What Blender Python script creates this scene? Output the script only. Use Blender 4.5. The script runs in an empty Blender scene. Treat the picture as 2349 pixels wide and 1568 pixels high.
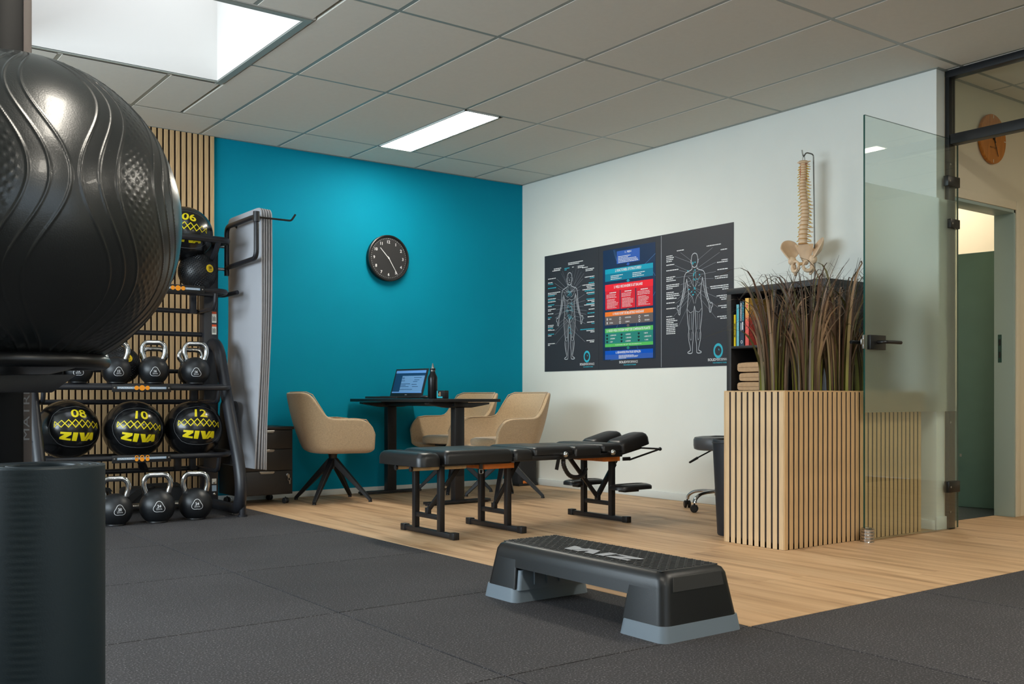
import bpy, bmesh, math, random
import numpy as np
from mathutils import Matrix, Vector
random.seed(7); np.random.seed(7)
PI = math.pi
scene = bpy.context.scene
COL = scene.collection

# ---------------------------------------------------------------- camera, world, light, exposure
cam = bpy.data.cameras.new('camera'); camo = bpy.data.objects.new('camera', cam); COL.objects.link(camo)
camo.location = (-5.408, -7.167, 0.766)
camo.rotation_euler = (PI / 2, 0, -math.radians(36.4406))
cam.sensor_width = 36.0; cam.lens = 35.206; cam.shift_y = 0.05392; cam.clip_start = 0.05
scene.camera = camo
scene.view_settings.view_transform = 'Standard'; scene.view_settings.look = 'None'
scene.view_settings.gamma = 1.0; scene.view_settings.use_curve_mapping = False
scene.view_settings.exposure = 0.13
world = bpy.data.worlds.new('sky'); scene.world = world; world.use_nodes = True
wb = world.node_tree.nodes['Background']; wb.inputs[0].default_value = (0.62, 0.80, 1.0, 1); wb.inputs[1].default_value = 1.1
LED = 39.0            # radiance of the ceiling panels
def area(name, loc, rot, sx, sy, power, col):
    l = bpy.data.lights.new(name, 'AREA'); l.shape = 'RECTANGLE'; l.size = sx; l.size_y = sy
    l.energy = power; l.color = col
    o = bpy.data.objects.new(name, l); o.location = loc; o.rotation_euler = rot; COL.objects.link(o); return o
area('daylight_skylight', (-3.86, -1.876, 3.36), (0, 0, 0), 1.18, 1.18, 8, (0.97, 0.98, 1.0))
area('daylight_window', (-7.16, -2.6, 1.6), (0, -PI / 2, 0), 1.35, 3.4, 185, (0.78, 0.91, 1.0))
area('daylight_window_rear', (-4.6, -9.86, 1.5), (PI / 2, 0, 0), 3.6, 1.5, 14, (0.80, 0.92, 1.0))

# ---------------------------------------------------------------- materials
def S(r, g, b):
    f = lambda c: (c / 255 / 12.92) if c / 255 <= 0.04045 else ((c / 255 + 0.055) / 1.055) ** 2.4
    return (f(r), f(g), f(b), 1)
MATS = {}
def mk(name, col, rough=0.5, metal=0.0, spec=0.5, var=0.0, vscale=8.0, bump=0.0, bscale=150.0, coat=0.0, sheen=0.0, stretch=None, emit=None, estr=0.0):
    m = bpy.data.materials.new(name); m.use_nodes = True; nt = m.node_tree; b = nt.nodes['Principled BSDF']
    b.inputs['Base Color'].default_value = col; b.inputs['Roughness'].default_value = rough
    b.inputs['Metallic'].default_value = metal; b.inputs['Specular IOR Level'].default_value = spec
    b.inputs['Coat Weight'].default_value = coat; b.inputs['Sheen Weight'].default_value = sheen
    if emit: b.inputs['Emission Color'].default_value = emit; b.inputs['Emission Strength'].default_value = estr
    tc = nt.nodes.new('ShaderNodeTexCoord'); src = tc.outputs['Object']
    if stretch:
        mp = nt.nodes.new('ShaderNodeMapping'); mp.inputs['Scale'].default_value = stretch
        nt.links.new(src, mp.inputs['Vector']); src = mp.outputs['Vector']
    n = nt.nodes.new('ShaderNodeTexNoise'); n.inputs['Scale'].default_value = vscale; n.inputs['Detail'].default_value = 4
    nt.links.new(src, n.inputs['Vector'])
    mx = nt.nodes.new('ShaderNodeMix'); mx.data_type = 'RGBA'; mx.blend_type = 'MULTIPLY'; mx.inputs[0].default_value = 1.0
    cr = nt.nodes.new('ShaderNodeValToRGB'); lo = max(0, 1 - var); hi = 1 + var * 0.5
    cr.color_ramp.elements[0].color = (lo, lo, lo, 1); cr.color_ramp.elements[1].color = (hi, hi, hi, 1)
    cr.color_ramp.elements[0].position = 0.3; cr.color_ramp.elements[1].position = 0.7
    nt.links.new(n.outputs[0], cr.inputs[0]); mx.inputs[6].default_value = col
    nt.links.new(cr.outputs[0], mx.inputs[7]); nt.links.new(mx.outputs[2], b.inputs['Base Color'])
    if bump:
        n2 = nt.nodes.new('ShaderNodeTexNoise'); n2.inputs['Scale'].default_value = bscale; n2.inputs['Detail'].default_value = 3
        nt.links.new(tc.outputs['Object'], n2.inputs['Vector'])
        bp = nt.nodes.new('ShaderNodeBump'); bp.inputs['Strength'].default_value = bump; bp.inputs['Distance'].default_value = 0.002
        nt.links.new(n2.outputs[0], bp.inputs['Height']); nt.links.new(bp.outputs[0], b.inputs['Normal'])
    MATS[name] = m; return m

mk('teal_paint', S(0, 136, 164), 0.75, spec=0.12, var=0.03, vscale=3, bump=0.15, bscale=260)
mk('white_paint', S(228, 229, 222), 0.7, var=0.02, vscale=3, bump=0.15, bscale=260)
mk('cream_paint', S(226, 214, 188), 0.7, var=0.02, vscale=3)
mk('trim_white', S(214, 219, 216), 0.45)
mk('trim_green', S(158, 176, 170), 0.4)
mk('sage_panel', S(96, 128, 118), 0.45, var=0.04)
mk('ceil_tile', S(212, 208, 197), 0.9, var=0.02, vscale=40, bump=0.2, bscale=500)
mk('grid_metal', S(140, 145, 138), 0.35)
mk('post_black', S(7, 8, 11), 0.5, spec=0.25)
mk('shaft_white', S(214, 211, 206), 0.6)
mk('frame_black', S(22, 24, 28), 0.38, spec=0.5)
mk('felt_black', S(40, 32, 30), 0.95, bump=0.3, bscale=400)
mk('oak_slat', S(206, 170, 124), 0.55, var=0.16, vscale=14, stretch=(8, 8, 0.6), bump=0.12, bscale=180)
mk('oak_pale', S(214, 182, 140), 0.55, var=0.12, vscale=14, stretch=(8, 8, 0.6))
mk('black_powder', S(31, 32, 37), 0.38, spec=0.5, bump=0.12, bscale=700)
mk('black_satin', S(15, 16, 18), 0.36)
mk('black_plastic', S(20, 21, 23), 0.45)
mk('dark_rubber', S(24, 26, 29), 0.42, var=0.1, vscale=30, bump=0.1, bscale=600)
mk('chrome', S(200, 200, 200), 0.13, metal=1.0)
mk('steel', S(170, 168, 165), 0.3, metal=1.0)
mk('wire_steel', S(120, 118, 112), 0.35, metal=1.0)
mk('yellow_print', S(226, 206, 10), 0.45)
mk('yellow_badge', S(240, 200, 20), 0.4)
mk('white_print', S(225, 226, 228), 0.5)
mk('grey_print', S(150, 152, 156), 0.5)
mk('black_print', S(18, 18, 20), 0.5)
mk('orange_print', S(244, 150, 20), 0.5)
mk('teal_print', S(50, 176, 196), 0.5)
mk('silver_label', S(150, 170, 188), 0.4)
mk('ball_vinyl', S(17, 18, 20), 0.24, coat=0.15, bump=0.12, bscale=25)
mk('slam_rubber', S(26, 27, 29), 0.42)
mk('gym_ball', S(27, 30, 31), 0.29, spec=0.6, coat=0.1, bump=0.1, bscale=350)
mk('mat_grey', S(172, 173, 178), 0.75, bump=0.25, bscale=300)
mk('mat_edge', S(62, 62, 66), 0.8)
mk('mat_dark', S(36, 37, 40), 0.8)
mk('roll_foam', S(10, 30, 38), 0.55, bump=0.1, bscale=300)
mk('melamine_black', S(27, 25, 25), 0.45, var=0.1, vscale=30, stretch=(1, 1, 12))
mk('desk_black', S(18, 18, 20), 0.5)
mk('fabric_beige', S(182, 156, 122), 0.95, sheen=0.3, var=0.14, vscale=120, bump=0.6, bscale=420)
mk('taupe_panel', S(96, 86, 82), 0.55)
mk('leg_black', S(24, 24, 27), 0.4)
mk('vinyl_black', S(30, 30, 31), 0.34, bump=0.2, bscale=500, spec=0.5)
mk('plywood_orange', S(214, 120, 44), 0.5, var=0.12, vscale=14, stretch=(1, 6, 1))
mk('ply_edge', S(206, 176, 130), 0.55, var=0.15, vscale=30)
mk('stool_vinyl', S(70, 70, 72), 0.42)
mk('bin_leather', S(28, 33, 40), 0.5, bump=0.35, bscale=300)
mk('bookcase_black', S(38, 36, 37), 0.5, var=0.1, vscale=20, stretch=(1, 1, 6))
mk('bookcase_inner', S(16, 15, 15), 0.6)
mk('towel_tan', S(190, 156, 120), 1.0, bump=0.9, bscale=260, var=0.08, vscale=60)
mk('bone', S(226, 194, 160), 0.5, var=0.06, vscale=30)
mk('disc_tan', S(196, 150, 96), 0.5)
mk('nerve_yellow', S(226, 186, 40), 0.5)
mk('artery_red', S(190, 60, 40), 0.5)
mk('bark', S(120, 86, 58), 1.0, var=0.4, vscale=60, bump=1.0, bscale=90)
mk('poster_black', S(50, 50, 56), 0.5, spec=0.4)
mk('poster_navy', S(26, 44, 78), 0.4)
mk('poster_blue', S(52, 92, 178), 0.4)
mk('poster_blue_strong', S(10, 82, 190), 0.4)
mk('poster_cyan', S(20, 156, 184), 0.4)
mk('poster_cyan_deep', S(16, 120, 150), 0.4)
mk('poster_red', S(214, 28, 46), 0.4)
mk('poster_red_bright', S(238, 30, 46), 0.4)
mk('poster_orange', S(238, 120, 34), 0.4)
mk('poster_brown', S(104, 92, 90), 0.4)
mk('poster_green', S(88, 186, 92), 0.4)
mk('poster_green_deep', S(44, 130, 118), 0.4)
mk('poster_line', S(196, 200, 206), 0.5)
mk('poster_callout', S(150, 153, 160), 0.5)
mk('poster_faint', S(70, 110, 160), 0.5)
mk('clock_face', S(38, 38, 40), 0.5)
mk('clock_wood', S(198, 122, 40), 0.5, var=0.25, vscale=10, stretch=(9, 1, 0.8))
mk('book_yellow', S(246, 214, 30), 0.4)
mk('book_cyan', S(112, 184, 196), 0.4)
mk('book_navy', S(44, 62, 80), 0.4)
mk('book_red', S(232, 104, 92), 0.4)
mk('book_amber', S(236, 178, 82), 0.4)
mk('book_cover_red', S(180, 66, 46), 0.4)
mk('paper', S(226, 220, 206), 0.8)
mk('laptop_black', S(28, 28, 30), 0.4)
mk('screen_bar', S(90, 140, 200), 0.3, emit=S(88, 128, 182), estr=0.28)
mk('screen_dark', S(20, 50, 84), 0.3, emit=S(24, 62, 100), estr=0.25)
mk('screen_page', S(90, 130, 170), 0.3, emit=S(96, 140, 182), estr=0.30)
mk('bottle_black', S(36, 35, 36), 0.3, metal=0.6)
mk('box_cyan', S(40, 190, 205), 0.45)
mk('step_black', S(8, 10, 13), 0.40, bump=0.1, bscale=500)
mk('step_pad', S(42, 42, 41), 0.55)
mk('step_grey', S(104, 116, 126), 0.5)
mk('tile_dark', S(52, 56, 58), 0.35, var=0.12)
mk('grout', S(150, 150, 144), 0.8)
mk('label_orange', S(226, 84, 30), 0.5)
mk('slab_dark', S(14, 14, 14), 0.9)
mk('led_diffuser', S(250, 250, 245), 0.5, emit=(1.0, 0.93, 0.80, 1), estr=LED)
mk('led_dim', S(250, 248, 240), 0.5, emit=(1.0, 0.90, 0.72, 1), estr=LED * 0.35)
mk('glass_edge', S(28, 70, 62), 0.15)
mk('hinge_black', S(16, 16, 17), 0.35)

def wood_floor():
    m = bpy.data.materials.new('oak_floor'); m.use_nodes = True; nt = m.node_tree; b = nt.nodes['Principled BSDF']
    N = nt.nodes.new; L = nt.links.new
    oi = N('ShaderNodeObjectInfo'); tc = N('ShaderNodeTexCoord')
    geo = N('ShaderNodeNewGeometry')
    add = N('ShaderNodeVectorMath'); add.operation = 'ADD'
    sc = N('ShaderNodeVectorMath'); sc.operation = 'SCALE'; sc.inputs[3].default_value = 37.0
    comb = N('ShaderNodeCombineXYZ'); L(oi.outputs['Random'], comb.inputs[0]); L(oi.outputs['Random'], comb.inputs[1])
    L(comb.outputs[0], sc.inputs[0]); L(geo.outputs['Position'], add.inputs[0]); L(sc.outputs[0], add.inputs[1])
    mp = N('ShaderNodeMapping'); mp.inputs['Scale'].default_value = (14, 1.1, 1); L(add.outputs[0], mp.inputs['Vector'])
    n = N('ShaderNodeTexNoise'); n.inputs['Scale'].default_value = 1.0; n.inputs['Detail'].default_value = 6; n.inputs['Distortion'].default_value = 0.6
    L(mp.outputs[0], n.inputs['Vector'])
    mp2 = N('ShaderNodeMapping'); mp2.inputs['Scale'].default_value = (60, 3.0, 1); L(add.outputs[0], mp2.inputs['Vector'])
    n2 = N('ShaderNodeTexNoise'); n2.inputs['Scale'].default_value = 1.0; n2.inputs['Detail'].default_value = 3
    L(mp2.outputs[0], n2.inputs['Vector'])
    cr = N('ShaderNodeValToRGB'); e = cr.color_ramp.elements
    e[0].position = 0.28; e[0].color = S(146, 114, 84); e[1].position = 0.62; e[1].color = S(206, 172, 134)
    e2 = cr.color_ramp.elements.new(0.45); e2.color = S(190, 154, 116)
    L(n.outputs[0], cr.inputs[0])
    mx = N('ShaderNodeMix'); mx.data_type = 'RGBA'; mx.blend_type = 'MULTIPLY'; mx.inputs[0].default_value = 1.0
    cr2 = N('ShaderNodeValToRGB'); cr2.color_ramp.elements[0].color = (.84, .82, .80, 1); cr2.color_ramp.elements[1].color = (1.06, 1.06, 1.06, 1)
    L(n2.outputs[0], cr2.inputs[0]); L(cr.outputs[0], mx.inputs[6]); L(cr2.outputs[0], mx.inputs[7])
    mx2 = N('ShaderNodeMix'); mx2.data_type = 'RGBA'; mx2.blend_type = 'MULTIPLY'; mx2.inputs[0].default_value = 1.0
    mr = N('ShaderNodeMapRange'); mr.inputs[3].default_value = 0.92; mr.inputs[4].default_value = 1.05; L(oi.outputs['Random'], mr.inputs[0])
    L(mx.outputs[2], mx2.inputs[6]); L(mr.outputs[0], mx2.inputs[7]); L(mx2.outputs[2], b.inputs['Base Color'])
    b.inputs['Roughness'].default_value = 0.5; b.inputs['Specular IOR Level'].default_value = 0.35
    MATS['oak_floor'] = m
wood_floor()
def rubber_floor():
    m = bpy.data.materials.new('rubber_floor'); m.use_nodes = True; nt = m.node_tree; b = nt.nodes['Principled BSDF']
    N = nt.nodes.new; L = nt.links.new
    geo = N('ShaderNodeNewGeometry')
    n = N('ShaderNodeTexNoise'); n.inputs['Scale'].default_value = 170; n.inputs['Detail'].default_value = 2; L(geo.outputs['Position'], n.inputs['Vector'])
    cr = N('ShaderNodeValToRGB'); e = cr.color_ramp.elements
    e[0].position = 0.40; e[0].color = S(45, 44, 46); e[1].position = 0.74; e[1].color = S(126, 124, 125)
    k = e.new(0.60); k.color = S(64, 62, 64)
    L(n.outputs[0], cr.inputs[0])
    n3 = N('ShaderNodeTexNoise'); n3.inputs['Scale'].default_value = 1.7; n3.inputs['Detail'].default_value = 3; L(geo.outputs['Position'], n3.inputs['Vector'])
    mr = N('ShaderNodeMapRange'); mr.inputs[1].default_value = .3; mr.inputs[2].default_value = .7; mr.inputs[3].default_value = 0.86; mr.inputs[4].default_value = 1.12; L(n3.outputs[0], mr.inputs[0])
    oi = N('ShaderNodeObjectInfo'); m3 = N('ShaderNodeMath'); m3.operation = 'MULTIPLY_ADD'; m3.inputs[1].default_value = 0.26; m3.inputs[2].default_value = 0.90; L(oi.outputs['Random'], m3.inputs[0])
    m4 = N('ShaderNodeMath'); m4.operation = 'MULTIPLY'; L(mr.outputs[0], m4.inputs[0]); L(m3.outputs[0], m4.inputs[1])
    mx = N('ShaderNodeMix'); mx.data_type = 'RGBA'; mx.blend_type = 'MULTIPLY'; mx.inputs[0].default_value = 1.0
    L(cr.outputs[0], mx.inputs[6]); L(m4.outputs[0], mx.inputs[7]); L(mx.outputs[2], b.inputs['Base Color'])
    bp = N('ShaderNodeBump'); bp.inputs['Strength'].default_value = 0.7; bp.inputs['Distance'].default_value = 0.002
    L(n.outputs[0], bp.inputs['Height']); L(bp.outputs[0], b.inputs['Normal'])
    b.inputs['Roughness'].default_value = 0.8; b.inputs['Specular IOR Level'].default_value = 0.3
    MATS['rubber_floor'] = m
rubber_floor()
def glass_mats():
    for nm, tint in (('glass_clear', (0.935, 0.975, 0.955, 1)), ('glass_window', (0.95, 0.97, 0.97, 1))):
        m = bpy.data.materials.new(nm); m.use_nodes = True; nt = m.node_tree; nt.nodes.clear()
        N = nt.nodes.new; L = nt.links.new
        o = N('ShaderNodeOutputMaterial'); t = N('ShaderNodeBsdfTransparent'); t.inputs[0].default_value = tint
        g = N('ShaderNodeBsdfGlossy'); g.inputs['Roughness'].default_value = 0.02; g.inputs[0].default_value = (1, 1, 1, 1)
        lw = N('ShaderNodeLayerWeight'); pw = N('ShaderNodeMath'); pw.operation = 'POWER'; pw.inputs[1].default_value = 4.0; L(lw.outputs['Facing'], pw.inputs[0])
        ma = N('ShaderNodeMath'); ma.operation = 'MULTIPLY_ADD'; ma.inputs[1].default_value = 0.9; ma.inputs[2].default_value = 0.045; L(pw.outputs[0], ma.inputs[0])
        mx = N('ShaderNodeMixShader'); L(ma.outputs[0], mx.inputs[0]); L(t.outputs[0], mx.inputs[1]); L(g.outputs[0], mx.inputs[2])
        L(mx.outputs[0], o.inputs[0]); MATS[nm] = m
    m = bpy.data.materials.new('frosted_film'); m.use_nodes = True; nt = m.node_tree; nt.nodes.clear()
    N = nt.nodes.new; L = nt.links.new
    o = N('ShaderNodeOutputMaterial'); r = N('ShaderNodeBsdfRefraction'); r.inputs[0].default_value = (0.97, 0.98, 0.94, 1)
    r.inputs['Roughness'].default_value = 0.68; r.inputs['IOR'].default_value = 1.42
    tl = N('ShaderNodeBsdfTranslucent'); tl.inputs[0].default_value = (0.72, 0.80, 0.75, 1)
    df = N('ShaderNodeBsdfDiffuse'); df.inputs[0].default_value = (0.62, 0.68, 0.62, 1)
    m1 = N('ShaderNodeMixShader'); m1.inputs[0].default_value = 0.15; L(r.outputs[0], m1.inputs[1]); L(tl.outputs[0], m1.inputs[2])
    m2 = N('ShaderNodeMixShader'); m2.inputs[0].default_value = 0.16; L(m1.outputs[0], m2.inputs[1]); L(df.outputs[0], m2.inputs[2])
    L(m2.outputs[0], o.inputs[0]); MATS['frosted_film'] = m
    m = bpy.data.materials.new('grass_blade'); m.use_nodes = True; nt = m.node_tree; b = nt.nodes['Principled BSDF']
    at = nt.nodes.new('ShaderNodeVertexColor'); at.layer_name = 'Col'
    nt.links.new(at.outputs[0], b.inputs['Base Color']); b.inputs['Roughness'].default_value = 0.45
    MATS['grass_blade'] = m
    # book with an amber to red fade printed on spine and cover
    m = bpy.data.materials.new('book_fade'); m.use_nodes = True; nt = m.node_tree; b = nt.nodes['Principled BSDF']
    tc = nt.nodes.new('ShaderNodeTexCoord'); sp = nt.nodes.new('ShaderNodeSeparateXYZ'); cr = nt.nodes.new('ShaderNodeValToRGB')
    nt.links.new(tc.outputs['Generated'], sp.inputs[0]); nt.links.new(sp.outputs[2], cr.inputs[0]); nt.links.new(cr.outputs[0], b.inputs['Base Color'])
    e = cr.color_ramp.elements; e[0].position = 0.5; e[0].color = S(226, 92, 84); e[1].position = 0.75; e[1].color = S(238, 186, 92)
    b.inputs['Roughness'].default_value = 0.4; MATS['book_fade'] = m
glass_mats()

# ---------------------------------------------------------------- mesh helpers
class G:
    def __init__(s): s.v = []; s.f = []; s.mi = []
    def add(s, vs, fs, mi=0):
        o = len(s.v); s.v += [tuple(map(float, p)) for p in vs]; s.f += [tuple(i + o for i in q) for q in fs]; s.mi += [mi] * len(fs); return s
    def box(s, x0, x1, y0, y1, z0, z1, mi=0):
        return s.add([(x0, y0, z0), (x1, y0, z0), (x1, y1, z0), (x0, y1, z0), (x0, y0, z1), (x1, y0, z1), (x1, y1, z1), (x0, y1, z1)],
                     [(0, 3, 2, 1), (4, 5, 6, 7), (0, 1, 5, 4), (1, 2, 6, 5), (2, 3, 7, 6), (3, 0, 4, 7)], mi)
    def obox(s, c, size, M=None, mi=0):
        a, b, d = [q / 2 for q in size]; c = Vector(c)
        P = [(-a, -b, -d), (a, -b, -d), (a, b, -d), (-a, b, -d), (-a, -b, d), (a, -b, d), (a, b, d), (-a, b, d)]
        P = [c + (M @ Vector(p) if M else Vector(p)) for p in P]
        return s.add(P, [(0, 3, 2, 1), (4, 5, 6, 7), (0, 1, 5, 4), (1, 2, 6, 5), (2, 3, 7, 6), (3, 0, 4, 7)], mi)
    def bar(s, p0, p1, w, h, up=(0, 0, 1), mi=0, w1=None, h1=None):
        p0 = Vector(p0); p1 = Vector(p1); d = (p1 - p0).normalized(); u = Vector(up)
        if abs(d.dot(u)) > 0.98: u = Vector((1, 0, 0))
        r = d.cross(u).normalized(); u = r.cross(d).normalized()
        w1 = w if w1 is None else w1; h1 = h if h1 is None else h1
        P = []
        for p, a, b in ((p0, w / 2, h / 2), (p1, w1 / 2, h1 / 2)):
            P += [p - r * a - u * b, p + r * a - u * b, p + r * a + u * b, p - r * a + u * b]
        return s.add(P, [(0, 1, 2, 3)[::-1], (4, 5, 6, 7), (0, 1, 5, 4), (1, 2, 6, 5), (2, 3, 7, 6), (3, 0, 4, 7)], mi)
    def tube(s, pts, r, n=10, closed=False, mi=0, sx=1.0):
        pts = [Vector(p) for p in pts]; m = len(pts); rs = r if isinstance(r, (list, tuple)) else [r] * m
        T = []
        for i in range(m):
            a = pts[(i - 1) % m] if (closed or i > 0) else pts[i]; b = pts[(i + 1) % m] if (closed or i < m - 1) else pts[i]
            T.append((b - a).normalized())
        ref = Vector((0, 0, 1)) if abs(T[0].z) < 0.9 else Vector((1, 0, 0))
        nrm = (ref - T[0] * ref.dot(T[0])).normalized(); vs = []
        for i in range(m):
            nrm = (nrm - T[i] * nrm.dot(T[i])).normalized(); bn = T[i].cross(nrm)
            for k in range(n):
                a = 2 * PI * k / n; vs.append(pts[i] + nrm * math.cos(a) * rs[i] + bn * math.sin(a) * rs[i] * sx)
        fs = []
        for i in range(m if closed else m - 1):
            j = (i + 1) % m
            for k in range(n): fs.append((i * n + k, i * n + (k + 1) % n, j * n + (k + 1) % n, j * n + k))
        if not closed: fs += [tuple(range(n))[::-1], tuple(range((m - 1) * n, m * n))]
        return s.add(vs, fs, mi)
    def cyl(s, p0, p1, r0, r1=None, n=20, mi=0): return s.tube([p0, p1], [r0, r0 if r1 is None else r1], n, mi=mi)
    def lathe(s, prof, n=32, c=(0, 0, 0), M=None, mi=0):
        c = Vector(c); vs = []; m = len(prof)
        for r, z in prof:
            for k in range(n):
                a = 2 * PI * k / n; p = Vector((r * math.cos(a), r * math.sin(a), z)); vs.append(c + (M @ p if M else p))
        fs = []
        for i in range(m - 1):
            for k in range(n): fs.append((i * n + k, i * n + (k + 1) % n, (i + 1) * n + (k + 1) % n, (i + 1) * n + k))
        fs += [tuple(range(n))[::-1], tuple(range((m - 1) * n, m * n))]
        return s.add(vs, fs, mi)
    def ball(s, c, r, nu=32, nv=16, mi=0, sc=(1, 1, 1)):
        prof = [(max(1e-4, math.sin(PI * i / nv)), -math.cos(PI * i / nv)) for i in range(nv + 1)]
        vs = []; 
        for q, z in prof:
            for k in range(nu):
                a = 2 * PI * k / nu; vs.append((c[0] + r * sc[0] * q * math.cos(a), c[1] + r * sc[1] * q * math.sin(a), c[2] + r * sc[2] * z))
        fs = [(i * nu + k, i * nu + (k + 1) % nu, (i + 1) * nu + (k + 1) % nu, (i + 1) * nu + k) for i in range(nv) for k in range(nu)]
        return s.add(vs, fs, mi)
    def prism(s, poly, c0, c1, fn=lambda a, b, c: (a, b, c), mi=0):
        n = len(poly); vs = [fn(a, b, c0) for a, b in poly] + [fn(a, b, c1) for a, b in poly]
        fs = [tuple(range(n))[::-1], tuple(range(n, 2 * n))] + [(i, (i + 1) % n, n + (i + 1) % n, n + i) for i in range(n)]
        return s.add(vs, fs, mi)
    def grid(s, P, mi=0):
        a = len(P); b = len(P[0]); return s.add([q for r in P for q in r], [(i * b + j, i * b + j + 1, (i + 1) * b + j + 1, (i + 1) * b + j) for i in range(a - 1) for j in range(b - 1)], mi)
    def build(s, name, mats, parent=None, smooth=35, bevel=0.0, seg=2, world=True, normals=True):
        if isinstance(mats, str): mats = [mats]
        me = bpy.data.meshes.new(name); v = s.v
        off = Vector((0, 0, 0))
        if parent is not None and world:
            o = parent
            while o is not None: off = off + o.location; o = o.parent
        me.from_pydata([(p[0] - off.x, p[1] - off.y, p[2] - off.z) for p in v], [], s.f)
        for m in mats: me.materials.append(MATS[m])
        if len(mats) > 1: me.polygons.foreach_set('material_index', s.mi)
        bm = bmesh.new(); bm.from_mesh(me)
        if normals: bmesh.ops.recalc_face_normals(bm, faces=bm.faces)
        if bevel > 0:
            ed = [e for e in bm.edges if len(e.link_faces) == 2 and e.calc_face_angle(0) > 0.6]
            bmesh.ops.bevel(bm, geom=ed, offset=bevel, segments=seg, profile=0.5, affect='EDGES', clamp_overlap=True)
        bm.to_mesh(me); bm.free()
        if smooth:
            me.polygons.foreach_set('use_smooth', [True] * len(me.polygons)); me.set_sharp_from_angle(angle=math.radians(smooth))
        me.update()
        o = bpy.data.objects.new(name, me); COL.objects.link(o)
        if parent is not None: o.parent = parent
        return o
def thing(name, label, cat, loc=(0, 0, 0), rz=0.0, group=None):
    o = bpy.data.objects.new(name, None); o.empty_display_size = 0.05; COL.objects.link(o)
    o.location = loc; o.rotation_euler = (0, 0, rz); tag(o, label, cat, group); return o
def tag(o, label, cat, group=None):
    o['label'] = label; o['category'] = cat
    if group: o['group'] = group
    return o
def struct(o): o['kind'] = 'structure'; return o
def dup(src, loc, rz, label=None):
    r = src.copy(); COL.objects.link(r); r.location = loc; r.rotation_euler = (0, 0, rz)
    if label: r['label'] = label
    for ch in list(src.children):
        c = ch.copy(); COL.objects.link(c); c.parent = r
        for g in list(ch.children):
            d = g.copy(); COL.objects.link(d); d.parent = c
    return r
def inst(me, name, loc, parent, mat=None):
    o = bpy.data.objects.new(name, me); COL.objects.link(o); o.location = loc; o.parent = parent; return o
def smoothpath(pts, n=6):
    pts = [Vector(p) for p in pts]; out = []
    for i in range(len(pts) - 1):
        p0 = pts[max(i - 1, 0)]; p1 = pts[i]; p2 = pts[i + 1]; p3 = pts[min(i + 2, len(pts) - 1)]
        for k in range(n):
            t = k / n
            out.append(0.5 * ((2 * p1) + (p2 - p0) * t + (2 * p0 - 5 * p1 + 4 * p2 - p3) * t * t + (3 * p1 - p0 - 3 * p2 + p3) * t ** 3))
    out.append(pts[-1]); return out
def fillet(pts, r, n=5):
    pts = [Vector(p) for p in pts]; out = [pts[0]]
    for i in range(1, len(pts) - 1):
        a, b, c = pts[i - 1], pts[i], pts[i + 1]; u = (a - b); w = (c - b); q = min(r, u.length * 0.48, w.length * 0.48)
        p = b + u.normalized() * q; e = b + w.normalized() * q
        for k in range(n + 1):
            t = k / n; out.append(p * (1 - t) ** 2 + b * 2 * t * (1 - t) + e * t * t)
    out.append(pts[-1]); return out

# ---------------------------------------------------------------- lettering (outlines made once, then laid on surfaces)
WORDS = ['06', '08', '10', '12', '16', '20', '24', '4', 'MATRIX', 'THE WEIGHT COLLECTION', 'SOLID', 'PERFORMANCE', 'TAKE OWNERSHIP OF YOURSELF',
         '1. PIJN', '2. FUNCTIONEEL OF STRUCTUREEL?', '3. WELK MECHANISME IS UIT BALANS?', '4. WAAR KOMT DE BELASTING VANDAAN?',
         '5. VOOR WELK SYSTEEM VINDT DE COMPENSATIE PLAATS?', '6. BEHANDELSTRATEGIE BEPALEN', 'PAIN-FREE', 'MINDGYM', 'acer',
         '1', '2', '3', '5', '6', '7', '8', '9', '11', 'M', 'A', 'T', 'R', 'I', 'X', 'FYSIEK', 'SOCIAAL', 'NUTRITIONEEL', 'CHEMISCH', 'OMGEVING', 'PSYCHISCH',
         '1. ADEMHALING', '2. HOUDING', '3. VOET', '4. BEWEGEN', '5. SENSORIEK', '6. ORGANEN', '7. EMOTIE', '8. REPRODUCTIE', '9. LYMFE', 'ZIVA', 'MATCHY', 'HUISWERK BIJ HET BEHANDELPLAN']
TXT = {}
def make_words():
    objs = []
    for w in WORDS:
        for bold in (0.0, 0.022):
            c = bpy.data.curves.new('t', 'FONT'); c.body = w; c.size = 1; c.align_x = 'CENTER'; c.align_y = 'CENTER'; c.offset = bold; c.resolution_u = 3
            o = bpy.data.objects.new('t', c); COL.objects.link(o); objs.append((w, bold, o, c))
    dg = bpy.context.evaluated_depsgraph_get()
    for w, bold, o, c in objs:
        e = o.evaluated_get(dg); me = e.to_mesh()
        vs = [tuple(v.co) for v in me.vertices]; fs = [tuple(p.vertices) for p in me.polygons]; e.to_mesh_clear()
        if vs:
            xs = [v[0] for v in vs]; ys = [v[1] for v in vs]; cx = (min(xs) + max(xs)) / 2; cy = (min(ys) + max(ys)) / 2
            vs = [(v[0] - cx, v[1] - cy) for v in vs]; TXT[(w, bold > 0)] = (vs, fs, max(xs) - min(xs), max(ys) - min(ys))
    for w, b, o, c in objs: bpy.data.objects.remove(o); bpy.data.curves.remove(c)
make_words()
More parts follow.
